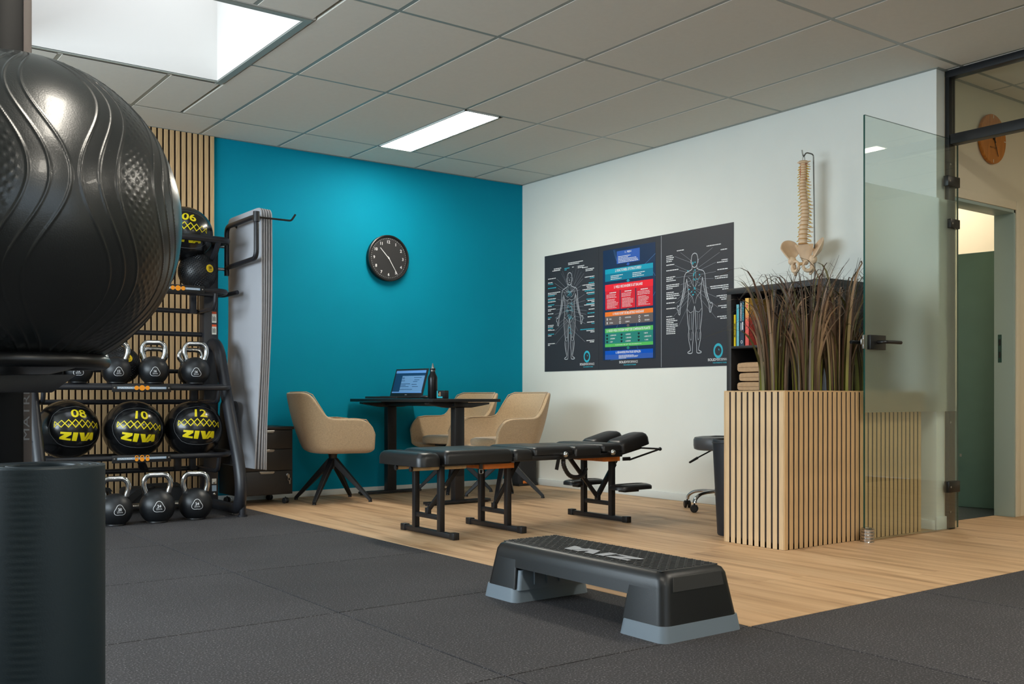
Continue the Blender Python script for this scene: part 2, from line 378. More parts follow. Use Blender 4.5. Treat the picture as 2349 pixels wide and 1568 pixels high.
def curved(w, bold):
    if ('c', w, bold) not in TXT:
        vs, fs, W, H = TXT[(w, bold)]; t = bmesh.new(); vv = [t.verts.new((a, b, 0)) for a, b in vs]
        for q in fs:
            try: t.faces.new([vv[i] for i in q])
            except ValueError: pass
        bmesh.ops.triangulate(t, faces=t.faces[:])
        for _ in range(3):
            ed = [e for e in t.edges if e.calc_length() > .10]
            if ed: bmesh.ops.subdivide_edges(t, edges=ed, cuts=1); bmesh.ops.triangulate(t, faces=t.faces[:])
        t.verts.index_update(); TXT[('c', w, bold)] = ([(v.co.x, v.co.y) for v in t.verts], [tuple(v.index for v in q.verts) for q in t.faces], W, H); t.free()
    return TXT[('c', w, bold)]
def word(g, w, width, fn, height=None, bold=True, mi=0, cx=0.0, cy=0.0, align=0, curve=False):
    vs, fs, W, H = curved(w, bold) if curve else TXT[(w, bold)]; sx = width / W if width else height / H; sy = height / H if height else sx
    dx = cx + (0 if align == 0 else (width or W * sx) / 2 * align)
    g.add([fn(v[0] * sx + dx, v[1] * sy + cy) for v in vs], fs, mi)
# the heavy slanted four-letter mark as polygons (unit height)
ZIVA = [[(0, 1), (1.0, 1), (1.0, .72), (.52, .27), (1.02, .27), (1.02, 0), (-.08, 0), (-.08, .27), (.42, .73), (0, .73)],
        [(1.12, 1), (1.52, 1), (1.52, 0), (1.12, 0)],
        [(1.60, 1), (2.02, 1), (2.18, .45), (2.34, 1), (2.62, 1), (2.26, 0), (1.96, 0)],
        [(2.70, 1), (3.06, 1), (3.30, 0), (2.92, 0), (2.89, .17), (2.62, .17), (2.56, 0), (2.28, 0)]]
def ziva(g, width, height, fn, mi=0, slant=0.0):
    for p in ZIVA:
        P = [((x - 1.6) / 3.38 * width + (y - .5) * slant, (y - .5) * height) for x, y in p]
        t = bmesh.new(); f = t.faces.new([t.verts.new((a, b, 0)) for a, b in P]); bmesh.ops.triangulate(t, faces=[f])
        for _ in range(2): bmesh.ops.subdivide_edges(t, edges=t.edges[:], cuts=1, use_grid_fill=True)
        bmesh.ops.triangulate(t, faces=t.faces[:]); t.verts.index_update()
        g.add([fn(v.co.x, v.co.y) for v in t.verts], [tuple(v.index for v in q.verts) for q in t.faces], mi); t.free()
def strip(g, pts, w, fn, mi=0):
    """one continuous ribbon along a polyline (mitred, so pieces never overlap)"""
    n = len(pts); closed = n > 3 and math.hypot(pts[0][0] - pts[-1][0], pts[0][1] - pts[-1][1]) < 1e-6
    if closed: pts = pts[:-1]; n -= 1
    vs = []
    for i, (x, y) in enumerate(pts):
        a = pts[(i - 1) % n] if (closed or i > 0) else None; b = pts[(i + 1) % n] if (closed or i < n - 1) else None
        N_ = []
        for p, q in ((a, (x, y)), ((x, y), b)):
            if p is None or q is None: continue
            L = math.hypot(q[0] - p[0], q[1] - p[1])
            if L > 1e-9: N_.append((-(q[1] - p[1]) / L, (q[0] - p[0]) / L))
        nx, ny = sum(k[0] for k in N_), sum(k[1] for k in N_); L = math.hypot(nx, ny) or 1.0; nx /= L; ny /= L
        c = max(.45, nx * N_[0][0] + ny * N_[0][1]); h = w / 2 / c
        vs += [fn(x + nx * h, y + ny * h), fn(x - nx * h, y - ny * h)]
    m = n if closed else n - 1
    g.add(vs, [(2 * i, 2 * i + 1, 2 * ((i + 1) % n) + 1, 2 * ((i + 1) % n)) for i in range(m)], mi)
def rect(g, x0, x1, y0, y1, fn, mi=0): g.add([fn(x0, y0), fn(x1, y0), fn(x1, y1), fn(x0, y1)], [(0, 1, 2, 3)], mi)
def flat(g, name, mats, parent, world=True):
    o = g.build(name, mats, parent, smooth=0, normals=False, world=world)
    if len(g.f) > 8: o['kind'] = 'stuff'                    # flat print of many tiny marks
    return o
# ================================================================ THE SETTING
CE = 2.664
# ---- floor: slab, rubber gym tiles, oak planks, dark tiles behind the corridor door
floor = struct(G().box(-7.3, 3.3, -10.0, 0.2, -0.12, -0.012).build('floor', 'slab_dark', smooth=0))
def rub(x0, x1, y0, y1):
    g = 0.0032
    return G().box(x0 + g, x1 - g, y0 + g, y1 - g, -0.012, 0.0)
P = 1.0115; RX = -2.775; RY = -4.942
full = None
for i in range(-5, 3):
    for j in range(-5, 6):
        x0, x1, y0, y1 = RX + i * P, RX + (i + 1) * P, RY + j * P, RY + (j + 1) * P
        if i >= 0 and j >= 0: continue
        cut = False
        if x0 < -7.2: x0 = -7.2; cut = True
        if x1 > 0.1: x1 = 0.1; cut = True
        if y1 > 0: y1 = 0; cut = True
        if y0 < -9.9: y0 = -9.9; cut = True
        if x1 - x0 < .02 or y1 - y0 < .02: continue
        if cut: rub(x0, x1, y0, y1).build('rubber_tile', 'rubber_floor', floor, bevel=0.0012, seg=1)
        else:
            if full is None:
                full = rub(0, P, 0, P).build('rubber_tile', 'rubber_floor', floor, bevel=0.0012, seg=1); full.location = (x0, y0, 0)
            else: inst(full.data, 'rubber_tile', (x0, y0, 0), floor)
PW, PL = 0.192, 1.29
def planks(x0, x1, y0, y1, seed):
    rnd = random.Random(seed); x = x0; k = 0
    while x < x1 - 0.005:
        xe = min(x + PW, x1); y = y0 - rnd.random() * PL
        while y < y1 - 0.005:
            a, b = max(y, y0), min(y + PL, y1); y += PL
            if b - a < 0.01: continue
            g = 0.0004
            if xe - x > PW - 1e-4 and b - a > PL - 1e-4:
                if 'p' not in PLK:
                    o = G().box(g, PW - g, g, PL - g, -0.010, 0.0).build('plank', 'oak_floor', floor, bevel=0.0005, seg=1); PLK['p'] = o; o.location = (x, a, 0)
                else: inst(PLK['p'].data, 'plank', (x, a, 0), floor)
            else: G().box(x + g, xe - g, a + g, b - g, -0.010, 0.0).build('plank', 'oak_floor', floor, bevel=0.0005, seg=1)
        x = xe
PLK = {}
planks(RX, 0.1, RY, 0.0, 3)
planks(0.1, 3.2, -6.2, -3.80, 5)
for i in range(5):
    for j in range(4):
        x0 = 0.1 + i * 0.6; y0 = -3.79 + j * 0.6
        G().box(x0 + .003, x0 + .597, y0 + .003, y0 + .597, -0.012, -0.001).build('floor_tile', 'tile_dark', floor, bevel=0.001, seg=1)
G().box(0.1, 3.1, -3.79, -1.4, -0.0118, -0.003).build('grout', 'grout', floor, smooth=0)

# ---- walls
wall_back = struct(G().box(-7.3, 0.095, 0.0, 0.12, 0, 2.9).build('wall_back', 'teal_paint', smooth=0))
wall_right = struct(G().box(0.0, 0.085, -3.97, 0.0, 0, 2.9).build('wall_right', 'white_paint', smooth=0))
g = G(); wy0, wy1, wz0, wz1 = -4.3, -0.9, 0.92, 2.28
g.box(-7.3, -7.2, -10, wy0, 0, 2.9).box(-7.3, -7.2, wy1, 0, 0, 2.9).box(-7.3, -7.2, wy0, wy1, 0, wz0).box(-7.3, -7.2, wy0, wy1, wz1, 2.9)
wall_left = struct(g.build('wall_left', 'white_paint', smooth=0))
g = G(); g.box(-7.3, -6.4, -10, -9.9, 0, 2.9).box(-2.8, 3.3, -10, -9.9, 0, 2.9).box(-6.4, -2.8, -10, -9.9, 0, .75).box(-6.4, -2.8, -10, -9.9, 2.25, 2.9)
wall_front = struct(g.build('wall_front', 'white_paint', smooth=0))
def window(name, plane, a0, a1, z0, z1, c):
    W = struct(bpy.data.objects.new(name, None)); COL.objects.link(W)
    def bx(a, b, lo, hi, d0, d1):
        return G().box(d0, d1, a, b, lo, hi) if plane == 'x' else G().box(a, b, d0, d1, lo, hi)
    for a, b, lo, hi in ((a0, a1, z0, z0 + .06), (a0, a1, z1 - .06, z1), (a0, a0 + .06, z0, z1), (a1 - .06, a1, z0, z1), ((a0 + a1) / 2 - .03, (a0 + a1) / 2 + .03, z0, z1)):
        bx(a, b, lo, hi, c - .06, c - .01).build('window_frame', 'trim_white', W, bevel=.003)
    bx(a0 + .06, a1 - .06, z0 + .06, z1 - .06, c - .038, c - .032).build('window_pane', 'glass_window', W, smooth=0)
window('window_2', 'x', wy0, wy1, wz0, wz1, -7.21)
window('window_3', 'y', -6.4, -2.8, .75, 2.25, -9.91)
struct(G().box(-2.80, 0.0, -0.014, 0.0, 0, 0.046).build('baseboard_back', 'trim_white', bevel=.003))
struct(G().box(-0.014, 0.0, -3.97, -0.014, 0, 0.056).box(-0.014, 0.10, -3.984, -3.97, 0, 0.075).build('baseboard_right', 'trim_white', bevel=.003))

# ---- slat panelling on the left of the back wall
felt = G().box(-5.9, -2.824, -0.010, -0.0005, 0.0, 2.662).build('felt_backing', 'felt_black', wall_back, smooth=0)
SP = 0.0415; x = -2.824 - 0.028; slat0 = None; n = 0
while x > -5.9:
    if slat0 is None:
        slat0 = G().box(0, 0.028, -0.022, -0.010, 0.0, 2.66).build('slat', 'oak_slat', wall_back, bevel=.0012, seg=1); slat0.location = (x, 0, 0)
    else: inst(slat0.data, 'slat', (x, 0, 0), wall_back)
    x -= SP; n += 1

# ---- corridor beyond the glass partition, with a doorway to a tiled room
g = G(); dx0, dx1, dh = 0.17, 0.992, 1.963
g.box(0.085, dx0, -3.92, -3.80, 0, 2.9).box(dx1, 3.2, -3.92, -3.80, 0, 2.9).box(dx0, dx1, -3.92, -3.80, dh, 2.9)
struct(g.build('wall_corridor', 'cream_paint', smooth=0))
struct(G().box(3.2, 3.3, -10, 0.1, 0, 2.9).build('wall_corridor_end', 'cream_paint', smooth=0))
g = G().box(dx0 - .055, dx0, -3.932, -3.92, 0, dh + .055).box(dx1, dx1 + .055, -3.932, -3.92, 0, dh + .055).box(dx0, dx1, -3.932, -3.92, dh, dh + .055)
struct(g.build('trim_1', 'cream_paint', bevel=.004))
g = G().box(dx0, dx0 + .02, -3.925, -3.795, 0, dh).box(dx1 - .02, dx1, -3.925, -3.795, 0, dh).box(dx0, dx1, -3.925, -3.795, dh - .02, dh)
jamb = struct(g.build('trim_2', 'trim_green', bevel=.002))
g = G().box(dx1 - .0225, dx1 - .02, -3.845, -3.822, .99, 1.17); g.build('strike_plate', 'glass_edge', jamb, smooth=0)
G().box(dx1 - .0232, dx1 - .0222, -3.840, -3.828, 1.02, 1.06).box(dx1 - .0232, dx1 - .0222, -3.840, -3.828, 1.10, 1.14).build('latch_slot', 'black_print', jamb, smooth=0)
g = G().box(2.3, 2.4, -3.80, -1.3, 0, 2.9).box(0.1, 2.4, -1.4, -1.3, 0, 2.9)
rest = struct(g.build('wall_washroom', 'cream_paint', smooth=0))
G().box(2.285, 2.2995, -3.80, -1.4, 0, .70).box(.1, 2.2995, -1.415, -1.4, 0, .70).build('wall_tile', 'trim_green', rest, smooth=0)
struct(G().box(2.24, 2.2848, -3.80, -1.4, .70, .73).build('trim_3', 'trim_white', smooth=0))
t = thing('toilet_partition', 'dark green partition panel seen through the far doorway', 'partition', (1.345, -3.58, 0))
G().obox((1.345, -3.575, .885), (.03, .445, 1.77), Matrix.Rotation(.16, 3, 'Z')).build('panel', 'sage_panel', t, bevel=.003)
G().cyl((1.317, -3.38, .35), (1.317, -3.38, .37), .02).build('hinge_knuckle', 'steel', t)

# ---- ceiling: slab with a skylight hole, lay-in tiles, grid bars
SX0, SX1, SY0, SY1 = -4.46, -3.259, -2.479, -1.274
g = G()
for a, b, c, d in ((-7.3, SX0 - .03, -10, .12), (SX1 + .03, 3.3, -10, .12), (SX0 - .03, SX1 + .03, -10, SY0 - .03), (SX0 - .03, SX1 + .03, SY1 + .03, .12)): g.box(a, b, c, d, CE + .03, CE + .22)
ceiling = struct(g.build('ceiling', 'ceil_tile', smooth=0))
GX = [-2.929 + 0.6 * k for k in range(-7, 11)]; GY = [-0.474 - 1.2 * k for k in range(8)]
xs = [-7.2] + GX + [3.2]; ys = sorted(GY + [0.0, -9.9])
LP = [(-1.729, -0.474)]                                    # bays that hold an LED panel (left x, top y)
for (bx_, by_) in ((-1.729, -5.274), (-4.729, -5.274), (-4.729, -7.674), (-2.329, -7.674), (1.271, -5.274)): LP.append((bx_, by_))
def tile(x0, x1, y0, y1):
    if x1 - x0 < .03 or y1 - y0 < .03: return
    key = (round(x1 - x0, 3), round(y1 - y0, 3))
    if key in TL: inst(TL[key].data, 'ceiling_tile', (x0, y0, 0), ceiling)
    else:
        w, h = x1 - x0, y1 - y0; e = .0115
        o = G().box(e, w - e, e, h - e, CE, CE + .03).build('ceiling_tile', 'ceil_tile', ceiling, bevel=.0015, seg=1)
        o.location = (x0, y0, 0); TL[key] = o
TL = {}
for i in range(len(xs) - 1):
    for j in range(len(ys) - 1):
        x0, x1, y0, y1 = xs[i], xs[i + 1], ys[j], ys[j + 1]
        if any(abs(x0 - a) < .01 and abs(y1 - b) < .01 for a, b in LP): tile(x0 + .30, x1, y0, y1); continue
        ax0, ax1, ay0, ay1 = SX0 - .045, SX1 + .045, SY0 - .035, SY1 + .025
        if x1 <= ax0 or x0 >= ax1 or y1 <= ay0 or y0 >= ay1: tile(x0, x1, y0, y1)
        else:
            if x0 < ax0: tile(x0, ax0, y0, y1); x0 = ax0
            if x1 > ax1: tile(ax1, x1, y0, y1); x1 = ax1
            if y0 < ay0: tile(x0, x1, y0, ay0)
            if y1 > ay1: tile(x0, x1, ay1, y1)
for X in GX:
    segs = [(-9.9, 0.0)] if X < 0.03 else [(-9.9, -3.93)]
    if SX0 - .04 < X < SX1 + .04: segs = [(-9.9, SY0 - .035), (SY1 + .025, 0.0)]
    for a, b in segs: G().box(X - .012, X + .012, a, b, CE + .0015, CE + .025).build('grid_bar', 'grid_metal', ceiling, smooth=0)
for Y in GY:
    segs = [(-7.2, 3.2)] if Y < -3.97 else [(-7.2, 0.0)]
    if SY0 - .03 < Y < SY1 + .03: segs = [(-7.2, SX0 - .045), (SX1 + .045, 0.0)]
    for a, b in segs: G().box(a, b, Y - .012, Y + .012, CE + .0012, CE + .024).build('grid_bar', 'grid_metal', ceiling, smooth=0)
struct(G().box(-7.2, 0.0, -.022, 0.0, CE - .003, CE + .002).box(-.022, 0.0, -3.99, 0.0, CE - .003, CE + .002).box(0, .085, -3.99, -3.97, CE - .003, CE + .002)
       .box(.085, 3.2, -3.942, -3.92, CE - .003, CE + .002).build('trim_4', 'grid_metal', smooth=0))
def led_panel(x, y, label, mat='led_diffuser'):
    t = thing('ceiling_light', label, 'ceiling light', (x, y, CE - .004), group='flat LED ceiling panels')
    x0, x1, y0, y1 = x - .142, x + .142, y - .59, y + .59; e = .012
    G().box(x0, x1, y0, y0 + e, CE - .006, CE + .03).box(x0, x1, y1 - e, y1, CE - .006, CE + .03).box(x0, x0 + e, y0, y1, CE - .006, CE + .03).box(x1 - e, x1, y0, y1, CE - .006, CE + .03).build('frame', 'trim_white', t, smooth=0)
    G().box(x0 + e, x1 - e, y0 + e, y1 - e, CE - .003, CE + .001).build('diffuser', mat, t, smooth=0)
labs = ['lit white LED panel in the ceiling near the teal wall', 'LED panel over the oak floor by the glass partition', 'LED panel above the rubber floor near the gym ball',
        'LED panel above the rubber floor by the rear window', 'LED panel in the rear ceiling away from the windows', 'LED panel in the corridor ceiling beyond the glass']
for (a, b), lb in zip(LP, labs): led_panel(a + .146, b - .6, lb, 'led_dim' if a > 0 else 'led_diffuser')
t = thing('ceiling_light', 'round ceiling lamp in the washroom behind the corridor door', 'ceiling light', (1.6, -2.7, CE + .03))
G().lathe([(.0001, CE - .05), (.19, CE - .05), (.21, CE), (.21, CE + .03), (.0001, CE + .03)], 32, (1.6, -2.7, 0)).build('shade', 'led_diffuser', t)
# skylight shaft
sky = struct(bpy.data.objects.new('window_1', None)); COL.objects.link(sky); sky.location = (-3.86, -1.876, CE)
g = G(); T_ = .05; ZT = 3.42
g.box(SX0 - T_, SX0, SY0 - T_, SY1 + T_, CE, ZT).box(SX1, SX1 + T_, SY0 - T_, SY1 + T_, CE, ZT).box(SX0, SX1, SY0 - T_, SY0, CE, ZT).box(SX0, SX1, SY1, SY1 + T_, CE, ZT)
g.build('shaft', 'shaft_white', sky, smooth=0)
g = G(); e = .04
g.box(SX0 - e, SX0, SY0 - e, SY1 + e, CE - .006, CE + .004).box(SX1, SX1 + e, SY0 - e, SY1 + e, CE - .006, CE + .004).box(SX0, SX1, SY0 - e, SY0, CE - .006, CE + .004).box(SX0, SX1, SY1, SY1 + .02, CE - .006, CE + .004)
g.build('window_frame', 'grid_metal', sky, bevel=.001, seg=1)
G().box(SX0 - T_, SX1 + T_, SY0 - T_, SY1 + T_, ZT, ZT + .02).build('window_pane', 'glass_window', sky, smooth=0)

# ---- black glazed partition and the open glass door
part = thing('glass_partition', 'black steel framed glass partition at the end of the white wall', 'partition', (.118, -4.0, 0))
def fr(n, *b): return G().box(*b).build(n, 'frame_black', part, bevel=.002)
fr('post', .085, .150, -3.9985, -3.972, 0, 2.625); fr('top_rail', .085, .150, -6.9, -3.972, 2.622, 2.664)
fr('transom', .085, .150, -6.9, -4.005, 2.232, 2.290); fr('post', .085, .150, -5.02, -4.96, 0, 2.232); fr('post', .085, .150, -6.9, -6.85, 0, 2.622)
fr('bottom_rail', .085, .150, -6.85, -5.02, 0, .05)
G().box(.112, .122, -6.85, -4.0, 2.29, 2.622).build('transom_pane', 'glass_clear', part, smooth=0)
G().box(.112, .122, -6.85, -5.02, .05, 2.232).build('side_pane', 'glass_clear', part, smooth=0)
for z in (2.12, .62, .10): G().cyl((.1, -3.9985, z), (.1, -4.0005, z), .006, n=10).build('screw', 'steel', part)

door = thing('glass_door', 'open glass door with a frosted band and black lever handle', 'door', (.16, -4.005, 0)); 
X0, X1, Yf, Yb = -.755, .160, -4.012, -4.002
g = G().box(X0, X1, Yf, Yb, .008, 2.262)
o = g.build('pane', ['glass_clear', 'glass_edge'], door, smooth=0)
for p in o.data.polygons:
    if abs(p.normal.y) < .5: p.material_index = 1
G().add([(X1 - .001, Yb + .0008, .685), (X0 + .004, Yb + .0008, .685), (X0 + .004, Yb + .0008, 1.908), (X1 - .001, Yb + .0008, 1.908)], [(3, 2, 1, 0)]).build('frosted_film', 'frosted_film', door, smooth=0, normals=False)
for z0, z1, x0 in ((1.985, 2.045, .035), (1.745, 1.798, .062), (.215, .280, .045)):
    h = G().box(x0, .163, Yf - .010, Yb + .010, z0, z1).build('hinge', 'hinge_black', door, bevel=.003)
    G().cyl((x0 + .02, Yf - .0115, (z0 + z1) / 2), (x0 + .02, Yf - .010, (z0 + z1) / 2), .006, n=10).build('screw', 'steel', h)
hd = G().box(-.720, -.580, Yf - .010, Yb + .010, 1.020, 1.098).build('lock_case', 'hinge_black', door, bevel=.002)
lev = fillet([(-.655, Yf - .006, 1.060), (-.655, Yf - .055, 1.060), (-.515, Yf - .058, 1.060)], .03)
G().tube(lev, .0095, 12).build('lever', 'black_satin', hd)
lev = fillet([(-.655, Yb + .006, 1.060), (-.655, Yb + .050, 1.060), (-.790, Yb + .052, 1.060)], .03)
G().tube(lev, .0095, 12).build('lever', 'black_satin', hd)
la = G().box(-.768, -.752, Yf + .001, Yb - .001, 1.022, 1.096).box(-.785, -.765, Yf + .002, Yb - .002, 1.045, 1.074).build('latch', 'steel', hd, bevel=.001)
st = thing('door_stop', 'chrome ribbed door stop on the floor at the glass door edge', 'door stop', (-.735, -4.012, 0))
prof = [(.0001, 0), (.036, 0)]
for k in range(4): z = .006 + k * .017; prof += [(.034, z - .003), (.037, z), (.037, z + .010), (.033, z + .013)]
prof += [(.024, .076), (.0001, .077)]
o = G().lathe(prof, 32, (-.735, -4.012, 0)).build('body', 'chrome', st)
# ================================================================ STORAGE RACK AND WHAT IT HOLDS
XL, XR = -4.215, -2.95
rack = thing('storage_rack', 'black steel gym storage rack with curved legs against the slat wall', 'rack', (-3.58, -.6, 0))
for xa, xb in ((XL, XL + .10), (XR - .10, XR)):
    po = G().box(xa, xb, -.45, -.35, .02, 1.862).build('upright', 'black_powder', rack, bevel=.006)
    for z in (1.60, 1.50, 1.38, 1.22, 1.13, .60, .31, .23):
        G().lathe([(.0001, 0), (.010, 0), (.009, .006), (.0001, .009)], 10, (xb, -.405, z), Matrix.Rotation(PI / 2, 3, 'Y')).build('bolt', 'steel', po)
    for z in (1.16, .185, .105): G().lathe([(.0001, 0), (.010, 0), (.009, .006), (.0001, .009)], 10, (xa + .07, -.45, z), Matrix.Rotation(PI / 2, 3, 'X')).build('bolt', 'steel', po)
    if xb == XR:
        for z0, z1, m in ((1.275, 1.335, 'paper'), (1.335, 1.350, 'label_orange'), (1.195, 1.248, 'paper'), (1.248, 1.263, 'label_orange'), (.175, .21, 'paper'), (.125, .165, 'silver_label')):
            G().box(xb - .045, xb - .014, -.4512, -.4502, z0, z1).build('warning_label', m, po, smooth=0)
        for z0 in (1.285, 1.205): 
            g = G()
            for k in range(4): g.box(xb - .041 + .006 * k, xb - .038 + .006 * k, -.4518, -.4513, z0, z0 + .035 - .006 * (k % 2))
            g.build('label_text', 'black_print', po, smooth=0)
    xc = (xa + xb) / 2 + (.005 if xb == XR else -.012)
    path = smoothpath([(xc, -.47, 1.12), (xc, -.53, 1.115), (xc, -.60, 1.05), (xc, -.665, .90), (xc, -.80, .62), (xc, -.93, .36), (xc, -.975, .20), (xc, -.955, .09), (xc, -.88, .05), (xc, -.72, .045), (xc, -.46, .045)], 7)
    n = len(path); rs = [.046 if i < n * .72 else .046 - .012 * min(1, (i / n - .72) / .1) for i in range(n)]
    lg = G().tube(path, rs, 14, sx=.82).build('leg', 'black_powder', rack)
    G().cyl((xc + .015, -.965, .0), (xc + .015, -.965, .10), .022, n=18).lathe([(.0001, 0), (.032, 0), (.032, .012), (.0001, .012)], 20, (xc + .015, -.965, 0)).build('foot', 'black_powder', lg)
    if xa == XL:
        g = G(); zz = .50
        # lettering up the outer side of the left leg
        for k, ch in enumerate('MATRIX'):
            z = .50 + k * .066; yy = -.855 + k * .033
            fn = lambda a, b, z=z, yy=yy: (xc - .0395, yy - .018 + b * .9 - a * .42, z + a * .9)
            word(g, ch, None, fn, height=.040, bold=False)
        flat(g, 'lettering', 'grey_print', lg)
def tray(zf, zr, yf, plate=True, icon=None, lift=.012, mesh=True):
    t = []
    pts = fillet([(XL + .02, -.46, zf + lift), (XL + .02, yf + .10, zf + lift), (XL + .10, yf, zf), (XR - .06, yf, zf), (XR - .02, yf + .10, zf + lift), (XR - .03, -.46, zf + lift)], .07, 6)
    f = G().tube(pts, .0165, 12).build('tray_rail', 'black_powder', rack)
    G().tube([(XL + .05, -.405, zr), (XR - .05, -.405, zr)], .0165, 12).build('rear_rail', 'black_powder', rack)
    for x in (XL + .09, XR - .12):
        G().tube(fillet([(x, yf + .01, zf), (x, yf + .03, zr), (x, -.42, zr)], .05), .014, 10).build('tray_arm', 'black_powder', rack)
    return f
def plate(z, y, x0, x1, f, kind):
    p = G().box(x0, x1, y - .022, y - .016, z - .025, z + .023).build('label_plate', 'black_plastic', rack, bevel=.0015)
    yy = y - .0226; fn = lambda a, b: (a, yy, b)
    g = G(); rect(g, x0 + .03, x1 - .03, z - .006, z + .008, fn); flat(g, 'silver_band', 'silver_label', p)
    fn2 = lambda a, b: (a, yy - .0006, b)
    g = G(); word(g, 'MATRIX', .085, fn2, height=.009, cx=x0 + .08, cy=z + .001); word(g, 'THE WEIGHT COLLECTION', .10, fn2, height=.006, bold=True, cx=x1 - .09, cy=z + .001)
    flat(g, 'lettering', 'white_print', p)
    g = G(); xm = (x0 + x1) / 2
    if kind == 'ball':
        for dx, r in ((-.033, .0135), (0, .017), (.033, .0135)): g.lathe([(.0001, 0), (r, 0), (r, .0012), (.0001, .0012)], 20, (xm + dx, yy - .0003, z + .001), Matrix.Rotation(PI / 2, 3, 'X'))
    else:
        for dx, s in ((-.033, .85), (0, 1.0), (.033, .9)):
            g.lathe([(.0001, 0), (.013 * s, 0), (.013 * s, .0012), (.0001, .0012)], 20, (xm + dx, yy - .0003, z - .006), Matrix.Rotation(PI / 2, 3, 'X'))
            g.tube([(xm + dx + .010 * s * math.cos(a), yy - .001, z + .009 + .009 * s * math.sin(a)) for a in np.linspace(-.4, PI + .4, 10)], .0028, 6)
    g.build('icon', 'orange_print', p)
    for x in (x0 + .014, x1 - .014): G().lathe([(.0001, 0), (.006, 0), (.005, .003), (.0001, .004)], 10, (x, y - .022, z), Matrix.Rotation(PI / 2, 3, 'X')).build('screw', 'steel', p)
f = tray(.826, .735, -.80); plate(.823, -.80, -3.747, -3.39, f, 'ball')
f = tray(.392, .285, -.80); plate(.388, -.80, -3.747, -3.39, f, 'kettle')
f = tray(1.462, 1.348, -.74, lift=.0); plate(1.462, -.74, -3.50, -3.155, f, 'ball')
# rails the load sits on
for z, ys_ in ((.842, (-.52, -.62, -.72)), (.39, (-.47,)), (1.462, (-.47, -.62))):
    for y in ys_: G().tube([(XL + .03, y, z), (XR - .03, y, z)], .011 if z > .8 else .0145, 10).build('support_rail', 'black_powder', rack)
pts = fillet([(XL + .03, -.46, 1.805), (XL + .03, -.765, 1.795), (XR - .03, -.765, 1.795), (XR - .03, -.46, 1.805)], .10, 6)
G().tube(pts, .021, 12).build('top_rail', 'black_powder', rack)
for x in (XL + .13, XL + .62, XR - .42, XR - .11): G().tube(fillet([(x, -.44, 1.80), (x, -.47, 1.68), (x, -.57, 1.665), (x, -.68, 1.70), (x, -.76, 1.79)], .06), .018, 10).build('cradle', 'black_powder', rack)
G().tube([(XL + .08, -.40, 1.193), (XR - .08, -.40, 1.193)], .0165, 12).build('cross_tube', 'black_powder', rack)
G().tube([(XL + .08, -.40, .94), (XR - .08, -.40, .94)], .014, 12).build('cross_tube', 'black_powder', rack)
G().tube([(XL + .08, -.40, .05), (XR - .08, -.40, .05)], .02, 12).build('cross_tube', 'steel', rack)
for x0, x1, z0, z1 in ((-3.145, -3.105, 1.33, 1.46), (-3.145, -3.10, .73, .83), (-3.15, -3.11, .28, .385), (-3.25, -3.21, .28, .385)):
    G().box(x0, x1, -.47, -.43, z0, z1).build('bracket', 'black_powder', rack, bevel=.003)
G().bar((-3.52, -.60, .38), (-3.44, -.43, .29), .05, .012).build('bracket', 'black_powder', rack, bevel=.002)
# side hanger on the right upright: a bent tube loop, with hook rods
loop = fillet([(-2.895, -.46, 1.60), (-2.895, -.46, 1.935), (-2.895, -.985, 1.935), (-2.895, -.985, 1.665), (-2.895, -.48, 1.655)], .055, 6)
hg = G().tube(loop, .0165, 12).build('side_hanger', 'black_powder', rack)
for z in (1.80, 1.645): G().cyl((XR, -.44, z), (-2.875, -.455, z), .011).build('bolt', 'steel', hg)
G().cyl((-2.895, -.985, 1.90), (-2.895, -.985, 1.965), .021).build('end_collar', 'black_powder', hg)
for y in (-.50, -.93): G().tube(fillet([(-2.895, y, 1.94), (-2.63, y, 1.94), (-2.60, y, 1.985)], .015), .0065, 10).build('hook_rod', 'black_satin', hg)
G().tube(fillet([(XR - .02, -.49, 1.46), (XR + .02, -.50, 1.46), (XR + .07, -.62, 1.475)], .02), .015, 10).build('side_arm', 'black_powder', rack)

# ---- exercise mats hanging from the side hanger
def hang_mat(x, y0, y1, z0, z1, th, bow):
    P = []; nz = 26
    def prof(y):
        r = .055; dy = min(y - y0, y1 - y); d = max(0, r - dy); return math.sqrt(max(0, r * r - d * d)) - r if d > 0 else 0
    ysn = [y0 + (y1 - y0) * k / 16 for k in range(17)]; ysn = sorted(set(ysn + [y0 + .004, y0 + .014, y0 + .03, y1 - .004, y1 - .014, y1 - .03]))
    for i in range(nz + 1):
        t = i / nz; z = z0 + (z1 - z0) * t; row = []
        wob = .10 * (1 - t) ** 1.2
        for y in ysn:
            zz = z + prof(y) * t; yy = y + wob + (.015 * math.sin(t * 7) * (1 - t))
            row.append((x + bow * math.sin(PI * t) + .012 * math.sin(5 * t + x * 40) * (1 - t) * .6, yy, zz))
        P.append(row)
    a = len(P); b = len(P[0]); g = G(); g.grid(P); n0 = len(g.v)
    g.add([(p[0] + th, p[1], p[2]) for r in P for p in r], [(i * b + j, (i + 1) * b + j, (i + 1) * b + j + 1, i * b + j + 1) for i in range(a - 1) for j in range(b - 1)])
    rim = [(0, j) for j in range(b)] + [(i, b - 1) for i in range(1, a)] + [(a - 1, j) for j in range(b - 2, -1, -1)] + [(i, 0) for i in range(a - 2, 0, -1)]
    idx = [i * b + j for i, j in rim]
    for k in range(len(idx)): u, w = idx[k], idx[(k + 1) % len(idx)]; g.f.append((u, w, w + n0, u + n0)); g.mi.append(0)
    return g
ordn = ['nearest the rack', 'second from the rack', 'middle one of the five', 'fourth from the rack', 'outermost of the five']
